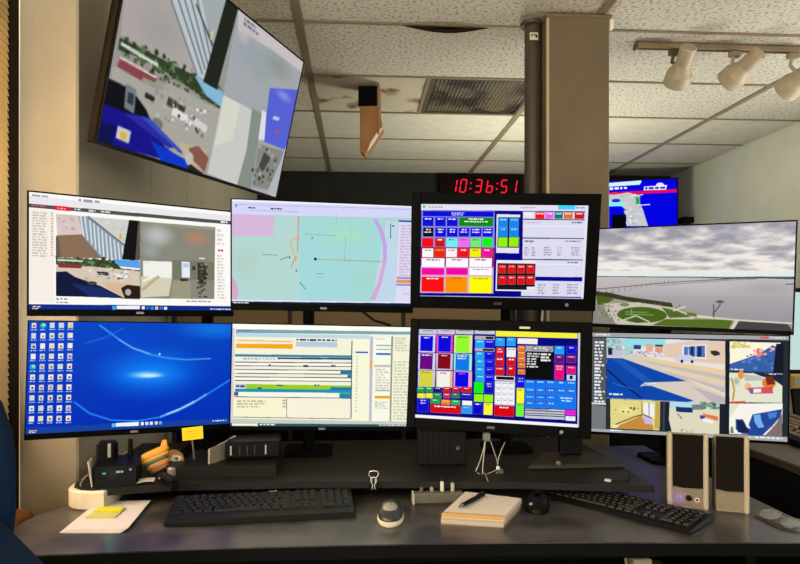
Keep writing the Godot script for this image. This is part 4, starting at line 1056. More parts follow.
	var leads = [[Vector3(-0.006, -0.016, 0.008), Vector3(-0.012, -0.04, 0.012), Vector3(-0.022, -0.068, 0.016), Vector3(-0.034, -0.094, 0.02)], [Vector3(-0.004, -0.014, 0.006), Vector3(-0.012, -0.06, 0.016), Vector3(-0.016, -0.10, 0.022), Vector3(-0.017, -0.102, 0.026)], [Vector3(0.008, -0.010, 0.006), Vector3(0.018, -0.04, 0.01), Vector3(0.026, -0.066, 0.014), Vector3(0.028, -0.08, 0.014)], [Vector3(0.050, -0.018, 0.006), Vector3(0.038, -0.04, 0.012), Vector3(0.030, -0.06, 0.016), Vector3(0.027, -0.08, 0.016)], [Vector3(-0.018, -0.102, 0.026), Vector3(-0.019, -0.085, 0.06), Vector3(-0.019, -0.09, 0.09), Vector3(-0.018, -0.098, 0.108)], [Vector3(0.026, -0.09, 0.018), Vector3(0.008, -0.096, 0.024), Vector3(-0.014, -0.104, 0.026), Vector3(-0.03, -0.098, 0.02)], [Vector3(0.032, -0.096, 0.02), Vector3(0.022, -0.097, 0.024), Vector3(0.021, -0.102, 0.03), Vector3(0.021, -0.104, 0.06)]]
	for l in leads:
		part(hw, "lead", Shape.new().tube(l, 0.0016, 6), grey)
	part(hw, "connector", Shape.new().box(Vector3(0.028, -0.086, 0.017), Vector3(0.01, 0.01, 0.01), 0.002), paint("d8d6d0", 0.25))
	part(hw, "connector", Shape.new().box(Vector3(0.036, -0.096, 0.018), Vector3(0.014, 0.016, 0.012), 0.003), paint("4c4a46", 0.5))
	# sticky note hanging from the lower left monitor
	var sn = thing("sticky_note", "yellow sticky note hanging from the lower left monitor's bottom edge", "sticky note", Vector3(-0.448, 0.925, -1.768), euler(22, -6, 2))
	part(sn, "note", Shape.new().box(Vector3(0, -0.012, 0), Vector3(0.054, 0.034, 0.0012)), paint("f0cf10", 0.8))
	for k in 3:
		part(sn, "pencil_mark", Shape.new().box(Vector3(-0.004, -0.006 - k * 0.007, 0.0008), Vector3(0.036 - k * 0.006, 0.0014, 0.0004)), paint("b09820", 0.8))
	# loose cables hanging behind the monitors
	var cable_says = ["black cable sagging in the gap under the map monitor", "silver cable pair hanging between the thick-bezelled monitors", "thin grey cable hanging below the lower left monitor", "grey cable bent behind the record monitor's lower edge"]
	var paths = [
		[[Vector3(-0.02, 1.30, -1.95), Vector3(0.01, 1.245, -1.95), Vector3(0.05, 1.215, -1.95), Vector3(0.10, 1.20, -1.955)], 0.004, "0c0c0c"],
		[[Vector3(0.555, 1.27, -1.90), Vector3(0.556, 1.24, -1.90), Vector3(0.553, 1.20, -1.90), Vector3(0.55, 1.17, -1.905)], 0.004, "98948c"],
		[[Vector3(-0.455, 0.915, -1.80), Vector3(-0.456, 0.885, -1.80), Vector3(-0.455, 0.85, -1.81), Vector3(-0.455, SHELF + 0.032, -1.815)], 0.0025, "6c665c"],
		[[Vector3(-0.19, 0.90, -1.96), Vector3(-0.17, 0.885, -1.95), Vector3(-0.14, 0.905, -1.95), Vector3(-0.125, 0.915, -1.955)], 0.003, "8c8880"],
	]
	for k in 4:
		solo("cable", Shape.new().tube(paths[k][0], paths[k][1], 8), paint(paths[k][2], 0.4), cable_says[k], "cable")
	# cable end near the angled keyboard
	var ce = thing("cable_end", "small silver cable plug lying behind the angled keyboard", "plug", Vector3(0.646, SHELF + 0.004, -1.62))
	part(ce, "plug_shell", Shape.new().box(Vector3(0, 0.002, 0), Vector3(0.018, 0.008, 0.01), 0.002, Basis(Vector3.UP, -0.6)), paint("b8b6b0", 0.25, 0.5))
	part(ce, "cord", Shape.new().tube([Vector3(0.008, 0.001, 0.002), Vector3(0.03, 0.0, 0.006), Vector3(0.06, 0.0, -0.01), Vector3(0.085, 0.0, -0.06)], 0.002, 6), paint("1a1a1a"))
	# beige adapter on brackets under the desk
	var ud = thing("power_adapter", "beige power adapter hanging under the desk below the angled keyboard", "adapter", Vector3(0.775, 0.55, -1.70))
	part(ud, "adapter_body", Shape.new().box(Vector3(-0.01, -0.01, 0), Vector3(0.055, 0.07, 0.05), 0.004), paint("c8bc98", 0.5))
	part(ud, "adapter_body", Shape.new().box(Vector3(0.045, -0.02, 0), Vector3(0.03, 0.05, 0.05), 0.004), paint("5c5448", 0.5))
	part(ud, "cord", Shape.new().tube([Vector3(-0.045, -0.05, 0.0), Vector3(-0.044, 0.0, 0), Vector3(-0.05, 0.03, 0), Vector3(-0.05, 0.168, 0.0)], 0.004, 8), paint("a8a498", 0.5))
	part(ud, "hanger", Shape.new().box(Vector3(-0.01, 0.094, -0.02), Vector3(0.012, 0.146, 0.004)), paint("141414", 0.6))

# ---------------------------------------------------------------- what the screens show
func pictures():
	return {
		"cameras": """
rect -38 -159 1051 1088 fdfbf6
poly ece8ec -2 35 1005 35 993 93 3 95
text 11 11 98 42 1 b0aab0 60
text 214 11 317 48 1 a09aa0 70
poly 4c524f -2 101 1004 92 1004 127 -2 133
poly e01c30 106 98 179 99 179 135 106 135
text 11 102 71 125 1 d06070 90
text 120 109 169 127 1 f8b0b0 80
text 196 102 228 124 1 e0e0e0 90
text 260 103 293 125 1 e0e0e0 90
text 316 101 364 126 1 e0e0e0 90
text 940 95 981 121 1 f0f0f0 90
poly f6efe6 3 143 107 147 108 942 2 946
text 14 162 76 556 17 ccc4b8 80
text 92 158 103 543 17 d8aca4 90
poly d8c6c2 113 169 260 168 260 347 120 365
spots 124 182 205 306 16 3 c0aea8 e4d4d0
poly 8a6e58 118 357 241 331 320 538 127 548
poly 6a5a4e 114 366 123 356 136 547 114 549
poly cfd2cc 260 168 506 168 504 445 430 416
spots 339 181 451 366 24 3 b8bcc0 e0e2dc
poly 8e9eae 214 174 260 170 440 424 439 535 320 538 237 359
line 1.2 e8eef2 223 172 237 350
line 1.2 e8eef2 242 174 255 383
line 1.2 e8eef2 265 202 274 417
line 1.2 e8eef2 283 226 292 460
line 1.2 e8eef2 302 251 311 503
line 1.2 e8eef2 321 284 329 537
line 1.2 e8eef2 339 309 348 539
line 1.2 e8eef2 358 334 367 542
line 1.2 e8eef2 377 359 386 540
line 1.2 e8eef2 396 384 405 538
line 1.2 e8eef2 416 409 420 537
line 1.5 606a74 255 167 435 416
rect 402 300 414 355 d8b838
poly 141210 451 169 496 169 479 540 415 537
poly 58524a 496 169 506 169 503 538 479 540
poly 35452c 113 550 372 551 410 620 503 630 503 658 114 610
spots 116 540 401 615 60 3 26341e 7a9068
poly d8dcd0 120 561 232 564 232 577 120 579
poly 5aa0ea 372 538 503 542 503 612 400 602
poly d6c8b4 114 619 269 614 503 640 501 906 409 900 315 806 187 709 114 680
poly 8c323c 121 601 232 605 223 636 125 635
spots 241 624 488 732 20 3 b8a894 efe6d8
poly 10183a 114 675 160 667 196 712 315 789 428 895 114 883
poly 1c2c66 178 770 315 802 418 894 268 888
poly 26221e 296 656 348 661 352 688 301 687
poly efeae2 371 668 443 681 448 708 376 699
spots 301 650 448 713 26 2 181818 f4f0ec
oval 273 764 23 18 3c4038
poly d8b896 324 752 433 763 418 882 352 813
poly 2a1c18 409 801 438 768 502 778 501 897 428 899
oval 443 836 15 31 b8aca0
poly 8a887a 506 172 909 167 894 887 501 892
glow 591 293 113 152 c4ccce 80
glow 559 439 71 113 a8b8c8 50
glow 798 295 99 118 b88468 80
poly 9a9684 506 172 905 169 905 201 613 190
glow 705 423 128 77 8c9080 60
poly f2f0ea 518 540 667 535 665 693 517 685
poly d6d0b4 507 685 665 693 648 863 506 883
line 3 b8ae90 598 679 511 814
line 2 f4f0e4 635 620 517 731
poly e8e4d8 528 554 548 543 538 572 518 574
poly 767a64 667 518 900 519 897 696 665 702
rect 718 529 761 683 e8eef4
poly b8c8e8 725 545 757 542 756 581 724 584
rect 804 531 851 739 3a342c
spots 803 535 853 865 40 3 16120e 9a9484
rect 775 569 791 607 303428
poly 2a2620 707 695 749 696 749 715 712 718
poly 9c9880 670 721 765 714 763 886 658 890
rect 812 482 845 493 f4f4ec
soft 114 130 901 888 1
text 115 897 200 923 1 9098a0 50
text 115 928 165 950 1 a0a0a0 90
text 741 899 877 928 1 b0a8a0 80
oval 928 398 7 11 d01828
oval 945 398 7 11 d01828
text 918 175 978 356 4 dcd6cc 40
text 915 436 960 889 15 d8d2c8 60
poly 0e2c86 -2 957 1007 956 1005 1015 -2 1017
text 15 970 48 1003 2 e8d8c8 70
poly f4f4f4 387 962 501 960 500 993 387 994
rect 368 964 384 1000 38a8e8
rect 510 965 525 993 f4f0f0
rect 533 967 548 994 3060d0
rect 555 968 570 995 20a0e0
rect 578 967 593 995 e8d0c0
rect 600 967 616 994 3878c0
rect 623 968 639 996 e0f0f0
text 871 977 989 997 1 d8e0f0 80
""",
		"map": """
rect -35 -125 1032 1110 aed6cc
poly d6d6fa -4 -9 1006 -12 1009 115 -5 142
poly f2f4fe -4 -9 1006 -12 1007 13 -4 19
line 0.6 b0b0e0 12 46 1002 31
text 85 62 137 86 1 505080 80
text 206 63 265 86 1 303060 80
text 17 36 27 83 1 60b080 90
text 100 87 447 106 1 b8b8e4 50
poly b4d8d2 0 142 366 139 367 963 -8 980
poly a4dada 361 139 825 148 836 941 361 963
glow 611 301 220 157 a8e0c8 90
glow 755 741 168 182 a4d8cc 90
glow 70 601 117 216 b4d0c8 90
poly d8b8da 1 137 225 140 221 337 1 352
poly c0d8ea 836 153 903 153 908 968 768 964
poly c8a2e8 764 141 786 141 824 257 845 394 845 554 825 555 823 396 802 268
poly d8a8d4 825 555 845 554 820 788 788 943 757 944 800 769
poly d8a8cc -2 732 20 780 36 879 24 979 -3 980
line 1.3 d09878 355 137 353 485
line 1.3 e8b078 350 354 320 356 312 399 334 506 342 574 350 534
line 1 b8a070 345 525 315 645
oval 347 668 5 13 907030
line 0.7 7a8a80 161 517 242 521
line 0.8 607068 258 566 301 533
oval 309 539 4 14 507060
oval 450 548 8 15 182860
line 1.1 b0ac7c 459 550 825 555
line 0.6 88a8a0 383 307 562 314
line 0.6 88a8a0 612 330 613 548
oval 431 343 5 12 80a080
line 0.6 506868 454 691 498 691
line 0.5 88a8a0 454 727 498 729
line 0.8 507070 367 782 400 850
line 0.4 98bcb4 561 100 562 216
line 0.4 98bcb4 638 152 641 566
line 0.8 405060 862 175 864 323
text 870 184 882 214 1 507090 90
poly e2daf0 906 152 1002 151 1001 799 905 794
poly dedcf4 905 794 1001 799 1001 964 902 958
rect 906 141 998 157 2858c8
text 919 179 992 699 18 ccb8d8 70
rect 907 702 994 724 9898d8
rect 905 730 994 765 f09440
rect 904 773 993 792 8890d8
text 943 862 989 883 1 c0b8d0 80
poly e8e4f6 -6 965 1008 957 1008 974 -6 984
poly 101c34 -6 983 1008 968 1009 1015 -6 1020
text 5 988 94 1008 1 f0f4fc 95
""",
		"buttons": """
rect -35 -51 1055 1138 00008a
poly e6e2f4 -4 -15 1005 -14 1008 59 -4 66
oval 18 27 10 15 60d060
text 45 16 130 43 1 a0a0b0 90
text 598 16 745 39 1 b8b0c8 40
rect 821 1 923 45 38d8f2
text 926 13 989 37 1 9090a8 90
poly 8888e4 2 70 444 69 453 563 3 573
poly a02050 3 461 451 457 452 674 3 684
poly d8b0d8 3 671 449 669 452 957 1 964
rect 11 73 439 128 0408d8
text 185 84 264 120 2 d8d8ff 90
btn 11 141 76 234 0808d4 f0f0ff 1
btn 88 140 150 233 0808d4 f0f0ff 1
btn 159 139 223 232 0808d4 f0f0ff 1
btn 232 137 437 229 0a8a12 ffffff 2
btn 89 252 153 346 0808d4 f0f0ff 2
btn 160 251 224 344 0808d4 f0f0ff 2
btn 233 250 294 343 0808d4 f0f0ff 2
btn 303 249 367 341 0808d4 f0f0ff 2
btn 376 247 436 340 0808d4 f0f0ff 2
btn 15 254 77 347 080808 f0f0f0 2
btn 9 364 77 458 f40814 f40814 0
btn 89 362 148 456 d00c18 ffffff 1
btn 157 361 225 455 70ecf4 308898 1
btn 231 359 295 453 f26cec 904890 1
btn 305 357 365 451 70ee70 409840 1
btn 378 356 435 449 0cf40c 0cf40c 1
btn 12 478 78 568 fffafc 909090 1
btn 84 476 149 566 e82410 f0a030 1
btn 158 474 223 564 fff0f6 b0a0a0 1
btn 232 472 294 562 f00c20 ffffff 1
btn 303 471 367 560 f2f20c a0a020 1
btn 376 469 437 558 f20c9c ffffff 1
btn 9 582 147 675 fff8fc 606080 1
btn 159 578 292 670 fff8fc 606080 1
btn 301 574 436 666 fff8fc 606080 1
btn 10 689 147 763 f400a4 f400a4 0
btn 160 684 293 758 f400a4 f400a4 0
btn 302 680 438 757 fffcff a0a0a0 1
btn 10 786 146 949 fa0a10 ffffff 1
btn 158 781 290 950 ff9000 c06800 1
btn 304 778 439 953 fffa00 a0a000 1
btn 471 141 524 238 0c88f4 b0e0ff 1
btn 471 242 525 338 0c88f4 b0e0ff 1
btn 536 140 590 237 0c88f4 b0e0ff 1
btn 537 241 591 337 0c88f4 b0e0ff 1
poly e4e4f2 457 100 597 102 599 516 461 513
rect 467 132 597 455 101020
btn 471 141 524 238 0c88f4 b0e0ff 1
btn 471 242 525 338 0c88f4 b0e0ff 1
btn 536 140 590 237 0c88f4 b0e0ff 1
btn 537 241 591 337 0c88f4 b0e0ff 1
btn 472 349 526 445 94f400 94f400 0
btn 538 347 592 443 94f400 94f400 0
poly dcdcee 614 68 983 68 999 763 625 765
poly dcdcee 623 809 999 808 1000 977 623 977
line 1.1 00005a 613 150 983 151
line 1.1 00005a 618 350 984 349
line 1.1 00005a 623 580 987 578
line 1.4 00008a 707 773 994 774
poly 00008a 460 576 621 571 621 593 460 597
btn 618 76 677 143 e8e8f0 ffffff 1
btn 689 76 742 142 f41418 ffffff 1
btn 749 75 795 141 ee5cec ffffff 1
btn 802 74 851 140 0c7a78 ffffff 1
btn 859 73 909 140 e4702a ffffff 1
btn 923 73 977 139 d60c20 ffffff 1
text 908 168 970 193 1 606078 90
text 632 176 779 197 1 c0b8d0 50
text 631 371 690 398 1 606078 90
text 874 365 968 392 1 8888a0 90
line 0.8 f4f4ff 627 223 968 224
text 633 441 657 544 4 a4a0b8 80
text 675 440 699 543 4 a4a0b8 80
text 747 438 795 541 4 a4a0b8 80
text 830 437 854 539 4 a4a0b8 80
text 913 434 966 536 4 a4a0b8 80
text 893 595 959 616 1 606078 90
line 0.8 f4f4ff 709 629 971 625
text 722 839 771 961 4 a8a4bc 80
text 813 836 849 957 4 a8a4bc 80
text 897 833 963 953 4 a8a4bc 80
rect 987 68 999 819 00008a
rect 465 590 704 927 ececf4
rect 473 624 703 911 141418
rect 655 875 704 908 f0f0f0
btn 480 644 524 734 e20c16 ffc0c0 1
btn 537 642 581 732 e20c16 ffc0c0 1
btn 594 641 638 730 e20c16 ffc0c0 1
btn 650 639 695 728 e20c16 ffc0c0 1
btn 482 763 527 855 e20c16 ffc0c0 1
btn 539 761 584 853 e20c16 ffc0c0 1
btn 597 759 641 851 e20c16 ffc0c0 1
btn 653 758 698 849 e20c16 ffc0c0 1
poly e8e6f6 984 -4 1006 -4 1007 1011 988 1012
poly b8b4d8 -3 993 1003 988 1003 1005 -3 1009
""",
		"dispatch": """
rect -109 -129 1114 1190 00007e
poly d6d0f0 0 66 112 61 111 263 4 268
poly e44cc8 116 61 222 58 224 258 120 263
poly f4dca4 231 59 347 56 347 255 233 260
poly d8d0ec 3 275 115 270 117 459 6 465
poly d0c0e8 119 270 227 267 228 453 123 459
poly a2f2d2 233 267 348 264 349 451 236 457
poly c8ccc8 6 470 119 464 119 649 9 656
poly f2b494 123 468 230 462 231 648 127 655
poly f2a4da 236 464 352 457 354 642 238 650
rect 362 61 485 102 b0b0bc
rect 431 66 479 93 101018
rect 365 196 488 232 b0b0bc
rect 415 202 484 224 101018
poly f8f03c 492 0 984 2 985 59 493 60
rect 494 494 617 543 f0f0f2
rect 502 501 612 534 0a0a0c
rect 496 547 620 811 c0c0c8
rect 679 150 843 216 a8a8b0
spots 679 150 840 211 40 2 404048 f4f4f8
rect 682 214 842 510 060608
text 687 225 765 393 6 d8d8d8 70
text 770 224 829 323 3 f0f0f0 80
rect 925 448 977 510 c8d8ec
rect 942 458 960 495 080850
poly c8c8d4 683 831 917 823 918 929 682 934
line 1 10104a 684 852 917 847
line 1 505060 684 880 918 874
line 1 10104a 684 901 918 897
rect 683 828 824 840 8890a0
btn 2 5 117 56 c8c8d2 606070 1
btn 122 0 234 51 c8c8d2 606070 1
btn 240 -6 352 45 c8c8d2 606070 1
btn 361 -11 486 38 c8c8d2 606070 1
btn 14 80 95 248 0000dc d0d0ff 1
btn 131 69 211 248 0000dc d0d0ff 1
btn 244 64 329 252 90fa2c 60a020 1
btn 16 278 98 454 6a0080 f0e0f0 1
btn 133 276 212 441 840010 f0c0c0 1
btn 246 273 331 448 0878ec e0f0ff 2
btn 16 473 100 647 dad240 909030 1
btn 132 473 213 649 f2f2ea 6060c0 1
btn 247 471 330 634 0000e4 c040e0 1
btn 6 659 52 716 18a232 ffffff 1
btn 61 655 104 711 18a232 ffffff 1
btn 113 650 161 706 101078 ffffff 1
btn 174 645 219 700 d40c20 ffffff 1
btn 231 640 275 695 d40c20 ffffff 1
btn 288 634 354 689 d40c20 ffffff 1
btn 9 729 57 781 f2ea14 ffffff 1
btn 63 724 106 776 f2ea14 ffffff 1
btn 112 719 163 771 20983c ffffff 1
btn 176 714 218 765 d42434 ffffff 1
btn 227 709 277 760 207c50 ffffff 1
btn 286 702 356 753 1010b0 ffffff 1
btn 12 789 83 930 0808cc d0d0ff 2
btn 95 783 156 832 18a83a ffffff 1
btn 165 786 220 835 f28a1c ffe0c0 1
btn 229 784 283 833 20b848 ffffff 1
btn 298 784 358 832 f4f4fa a0a0b0 0
btn 97 844 287 932 da0010 ffffff 1
btn 294 839 360 925 2898ec a0d0ff 1
btn 367 106 422 191 18a2f4 d0f0ff 1
btn 427 107 483 192 0808e0 a0a0ff 1
btn 370 239 424 322 18a2f4 d0f0ff 1
btn 429 239 485 322 0808e0 a0a0ff 1
btn 372 328 426 404 18a2f4 d0f0ff 1
btn 431 329 487 404 0808e0 a0a0ff 1
btn 374 413 428 487 18a2f4 d0f0ff 1
btn 433 413 489 486 0808e0 a0a0ff 1
btn 376 496 430 566 18a2f4 d0f0ff 1
btn 435 495 490 566 0808e0 a0a0ff 1
btn 369 576 426 691 06f40e 06f40e 0
btn 434 568 490 689 0808c4 c0c0ff 2
btn 371 706 425 785 94fa00 94fa00 0
btn 431 707 486 784 94fa00 94fa00 0
btn 368 797 423 921 0000cc ffffff 1
btn 433 795 485 923 fff43c c0b020 1
btn 494 79 547 164 18a2fa a0e0ff 1
btn 562 73 615 160 18a2fa a0e0ff 1
btn 497 184 546 280 da0818 ffd0d0 2
btn 564 182 617 282 f0f0f2 a0a0a0 1
btn 496 293 548 382 da0818 ffffff 1
btn 566 293 618 381 da0818 ffffff 1
btn 498 397 550 484 da0818 ffd0d0 1
btn 568 392 617 480 da0818 ffffff 1
btn 498 559 534 614 f4f4f8 808088 1
btn 499 622 535 676 f4f4f8 808088 1
btn 500 684 537 739 f4f4f8 808088 1
btn 501 746 538 801 f4f4f8 808088 1
btn 538 558 574 613 f4f4f8 808088 1
btn 539 620 576 675 f4f4f8 808088 1
btn 540 683 577 737 f4f4f8 808088 1
btn 542 745 578 799 f4f4f8 808088 1
btn 578 557 614 611 f4f4f8 808088 1
btn 579 619 615 673 f4f4f8 808088 1
btn 580 681 616 735 f4f4f8 808088 1
btn 581 743 618 797 f4f4f8 808088 1
btn 497 818 616 928 da0010 ffffff 1
btn 629 76 747 134 f4f0f0 f0b090 0
btn 630 158 674 211 ea7a16 ffe0b0 1
btn 632 220 675 273 ea7a16 ffe0b0 1
btn 633 280 676 333 ea7a16 ffe0b0 1
btn 634 344 677 396 ea7a16 ffe0b0 1
btn 635 414 678 466 ea7a16 ffe0b0 1
btn 852 149 906 234 18a2fa a0e0ff 1
btn 853 248 906 326 70087e e0a0e0 1
btn 855 349 907 505 ea0878 ffc0e0 2
btn 922 145 977 223 0808da d0d0ff 1
btn 923 243 976 323 70087e e0a0e0 1
btn 924 355 976 435 ea0878 ffc0e0 1
btn 679 526 738 606 0878f2 c0e4ff 1
btn 680 614 740 684 0878f2 c0e4ff 1
btn 681 692 741 748 0878f2 c0e4ff 1
btn 683 757 742 821 0878f2 c0e4ff 1
btn 744 524 799 603 0878f2 c0e4ff 1
btn 746 612 800 681 0878f2 c0e4ff 1
btn 747 690 801 745 0878f2 c0e4ff 1
btn 748 754 802 818 0878f2 c0e4ff 1
btn 805 522 862 601 0878f2 c0e4ff 1
btn 806 610 863 678 0878f2 c0e4ff 1
btn 807 687 864 742 0878f2 c0e4ff 1
btn 808 751 865 815 0878f2 c0e4ff 1
btn 868 520 921 599 0878f2 c0e4ff 1
btn 869 608 922 676 0878f2 c0e4ff 1
btn 926 518 979 597 0878f2 c0e4ff 1
btn 927 606 980 674 0878f2 c0e4ff 1
btn 870 683 981 810 0878f2 d0ecff 2
btn 631 498 674 609 0808e2 c0c0ff 2
btn 631 617 675 775 fff82c a0a020 1
btn 630 782 675 920 70fa3c 60a040 1
btn 923 824 979 875 f214e0 f214e0 0
btn 924 889 979 933 f4f4f8 a0a0b0 1
poly f6f4fa -4 967 1004 967 1005 1017 -3 1014
poly d0d0e0 988 -5 1005 -6 1005 1007 991 1008
""",
		"records": """
rect -34 -78 1045 1136 f6f3da
poly fffff6 -14 -14 1010 -13 1011 32 -13 49
poly 74a8ba 19 53 1002 45 1002 73 19 88
poly c4d8e0 19 90 754 90 755 124 20 125
text 30 53 158 75 1 4880a0 60
poly dad2e2 -13 35 13 43 14 1000 -7 1000
line 1.2 f0b64a 20 160 327 164
poly f9a818 22 194 329 189 328 235 21 235
text 349 130 570 160 1 303468 95
poly b8cce2 346 163 575 162 576 214 346 212
poly 3a8aa4 16 296 658 291 659 315 17 321
poly 343c7c 248 323 658 317 658 335 248 339
text 60 326 237 350 1 c0b0c8 80
poly f2f0e0 17 350 656 343 656 355 17 368
line 0.9 3c3860 17 374 656 367
poly fffef4 17 385 656 379 656 391 18 403
line 0.9 504e5c 18 409 656 403
poly f2f0e0 18 422 657 417 657 429 18 440
line 0.9 504e5c 18 446 657 441
poly fffef4 18 460 657 455 657 467 19 477
line 0.9 504e5c 19 483 657 479
poly f2f0e0 19 495 657 491 657 503 19 512
line 0.9 504e5c 19 518 658 515
poly fffef4 19 530 658 527 658 539 19 547
line 0.9 504e5c 19 553 658 552
poly 1a7aa2 595 443 657 445 657 481 596 477
poly 1a7aa2 635 484 657 485 658 519 635 516
text 200 385 221 413 1 383468 95
text 390 387 423 417 1 383468 95
text 545 382 567 408 1 383468 95
poly 9ace22 79 587 658 592 659 634 79 634
poly c8c4e0 20 586 77 587 77 628 20 625
text 26 594 73 625 1 404070 90
poly 1a92b2 20 633 659 632 659 666 21 664
poly 1878b0 542 608 659 610 659 636 542 634
text 245 585 283 610 1 383468 95
text 453 580 480 606 1 383468 95
text 143 615 165 636 1 383468 95
poly faf8e8 21 670 598 671 598 707 21 707
rect 16 666 39 703 50507c
poly 1a8ca8 592 669 656 670 656 716 593 713
line 0.8 48506c 16 713 660 718
poly faf5d2 19 719 301 722 301 909 19 908
text 33 741 188 823 3 c0bc9c 80
text 280 732 298 821 3 b0ac90 80
line 0.7 6a6a70 303 722 304 913
line 1 30305c 656 144 660 922
line 0.8 6a7080 16 912 656 924
poly f7f9da 665 124 752 126 758 945 670 936
rect 677 251 747 267 3858cc
text 681 284 697 856 18 d8dcb4 60
poly c2bad2 757 100 774 99 775 975 762 975
poly f0a050 759 332 770 331 771 418 760 418
poly f8fae8 777 109 877 111 883 974 781 975
text 789 114 840 132 1 e0b8a8 80
rect 793 180 875 194 9ab0c4
rect 793 220 875 232 a4b4c4
rect 792 262 875 283 3c6cc6
rect 782 380 877 404 c4c8b4
text 793 414 872 628 8 cccdb2 70
rect 792 630 874 644 88b4bc
rect 790 691 880 717 f2a30e
text 792 743 870 824 4 c4c6a6 60
poly 969c84 876 95 887 94 886 974 877 974
text 897 102 978 245 6 c8cab2 60
text 896 336 988 934 20 cfd0b4 75
poly cacebc -2 928 1003 949 1001 978 -2 977
poly 2c5866 -2 971 1003 978 1004 1014 -1 1019
poly f2f2e0 9 973 147 974 148 999 9 998
text 158 973 245 995 1 e0f0f0 95
text 821 976 986 995 1 e0d8f0 90
""",
		"desktop": """
grad -32 -65 1057 1094 0448c4 002cb4
glow 573 465 355 319 0a78f0 90
glow 911 42 275 156 1484ec 70
glow 333 896 285 91 0030b8 60
glow 470 166 197 130 0448d4 70
glow 573 493 223 141 1488f8 80
glow 553 493 121 47 9cd8ff 95
glow 574 503 81 23 e8f8ff 90
line 1.6 3c9cf0 319 24 422 167 481 240 561 296 648 334 753 354 887 345
line 1.1 7cc4fa 412 158 481 235 571 296
line 1.2 1a6ce0 251 197 349 141 440 47
line 1.6 2c8cf0 210 725 285 838 390 910 518 930 629 901 758 815 864 706 1001 554
line 2 64bcfa 628 898 711 851 795 779 869 696
line 1.4 b0e4ff 659 875 732 827 805 761
soft 198 -13 1005 917 2
poly 1440a0 2 944 1011 945 1011 1011 2 1009
text 15 965 50 994 2 f0d8b0 80
rect 391 942 407 975 60c0f0
poly f0f4f8 410 939 523 940 523 975 410 974
rect 533 943 548 973 f0f0f0
rect 555 943 570 973 e0e8f0
rect 578 943 593 973 e8f0f4
rect 602 943 617 974 e8d8b0
rect 624 943 639 974 68a8e0
text 905 956 994 976 1 d0e0f8 80
oval 619 298 5 10 d0e8ff
rect 12 14 33 61 e4d8c8
rect 19 33 28 51 a03838
text 10 68 36 84 1 b0c4f0 90
oval 63 36 14 26 18a8c8
oval 65 31 8 11 a0f0a0
text 50 66 76 82 1 b0c4f0 90
rect 92 9 114 57 d0d8e0
text 90 64 117 80 1 b0c4f0 90
rect 133 8 156 55 d0d8e0
text 131 62 158 78 1 b0c4f0 90
rect 174 5 197 53 e4d8c8
rect 182 25 192 43 e8c040
text 172 60 200 76 1 b0c4f0 90
rect 12 105 33 153 d0d8e0
text 10 159 36 175 1 b0c4f0 90
rect 52 104 74 152 f4f4f4
rect 59 124 69 142 d08030
text 50 159 76 174 1 b0c4f0 90
rect 92 103 114 150 e8e4dc
rect 99 122 109 140 6070a0
text 90 157 117 173 1 b0c4f0 90
rect 133 101 156 148 c8ccd4
rect 140 120 150 139 6070a0
text 131 156 158 171 1 b0c4f0 90
rect 174 99 197 147 e8e4dc
text 172 154 200 170 1 b0c4f0 90
rect 12 198 34 245 c8ccd4
rect 19 217 29 235 304060
text 10 252 36 268 1 b0c4f0 90
rect 52 196 74 244 f0ece4
text 50 251 76 267 1 b0c4f0 90
rect 92 195 115 243 e8e4dc
rect 100 214 109 233 e8c040
text 91 250 117 266 1 b0c4f0 90
rect 133 195 156 242 f0ece4
rect 140 214 150 233 c05030
text 131 249 158 265 1 b0c4f0 90
rect 175 193 198 241 f0ece4
text 173 248 200 264 1 b0c4f0 90
rect 12 289 34 337 f0ece4
text 10 343 36 359 1 b0c4f0 90
rect 52 289 74 337 d8d4cc
rect 59 309 69 327 6070a0
text 50 344 77 359 1 b0c4f0 90
rect 92 288 115 336 e4d8c8
text 90 343 117 359 1 b0c4f0 90
rect 134 288 156 335 f4f4f4
rect 141 307 151 326 6070a0
text 132 343 159 359 1 b0c4f0 90
rect 175 287 197 335 c8ccd4
rect 182 306 192 325 a03838
text 173 342 200 358 1 b0c4f0 90
oval 23 406 14 26 18a8c8
oval 26 401 8 10 a0f0a0
text 10 436 37 452 1 b0c4f0 90
rect 52 381 74 429 c8ccd4
rect 59 401 69 419 d08030
text 50 436 77 452 1 b0c4f0 90
rect 93 381 115 429 d8d4cc
rect 100 400 110 419 50a060
text 91 436 118 452 1 b0c4f0 90
rect 133 382 156 429 d0d8e0
text 132 437 159 453 1 b0c4f0 90
rect 175 381 198 429 e8e4dc
rect 182 401 192 420 a03838
text 173 437 201 453 1 b0c4f0 90
rect 12 473 34 521 e8e4dc
rect 19 493 29 512 50a060
text 10 527 36 543 1 b0c4f0 90
rect 52 474 74 522 c8ccd4
text 51 529 77 545 1 b0c4f0 90
rect 93 475 115 522 f0ece4
rect 100 494 110 512 d08030
text 91 529 118 545 1 b0c4f0 90
rect 134 475 156 523 e8e4dc
rect 141 494 151 513 c05030
text 132 530 159 546 1 b0c4f0 90
rect 175 475 198 523 f4f4f4
rect 182 495 192 513 304060
text 173 530 200 546 1 b0c4f0 90
rect 12 566 34 613 e8e4dc
rect 19 585 29 603 304060
text 10 620 36 636 1 b0c4f0 90
rect 52 566 74 614 d8d4cc
rect 59 586 69 604 c05030
text 50 621 77 637 1 b0c4f0 90
rect 93 567 115 615 c8ccd4
rect 100 587 110 605 d08030
text 91 622 118 638 1 b0c4f0 90
rect 134 569 156 617 e4d8c8
text 132 624 159 640 1 b0c4f0 90
rect 175 569 198 618 f0ece4
rect 182 589 192 608 6070a0
text 173 625 200 641 1 b0c4f0 90
rect 12 658 34 705 d0d8e0
text 11 712 37 728 1 b0c4f0 90
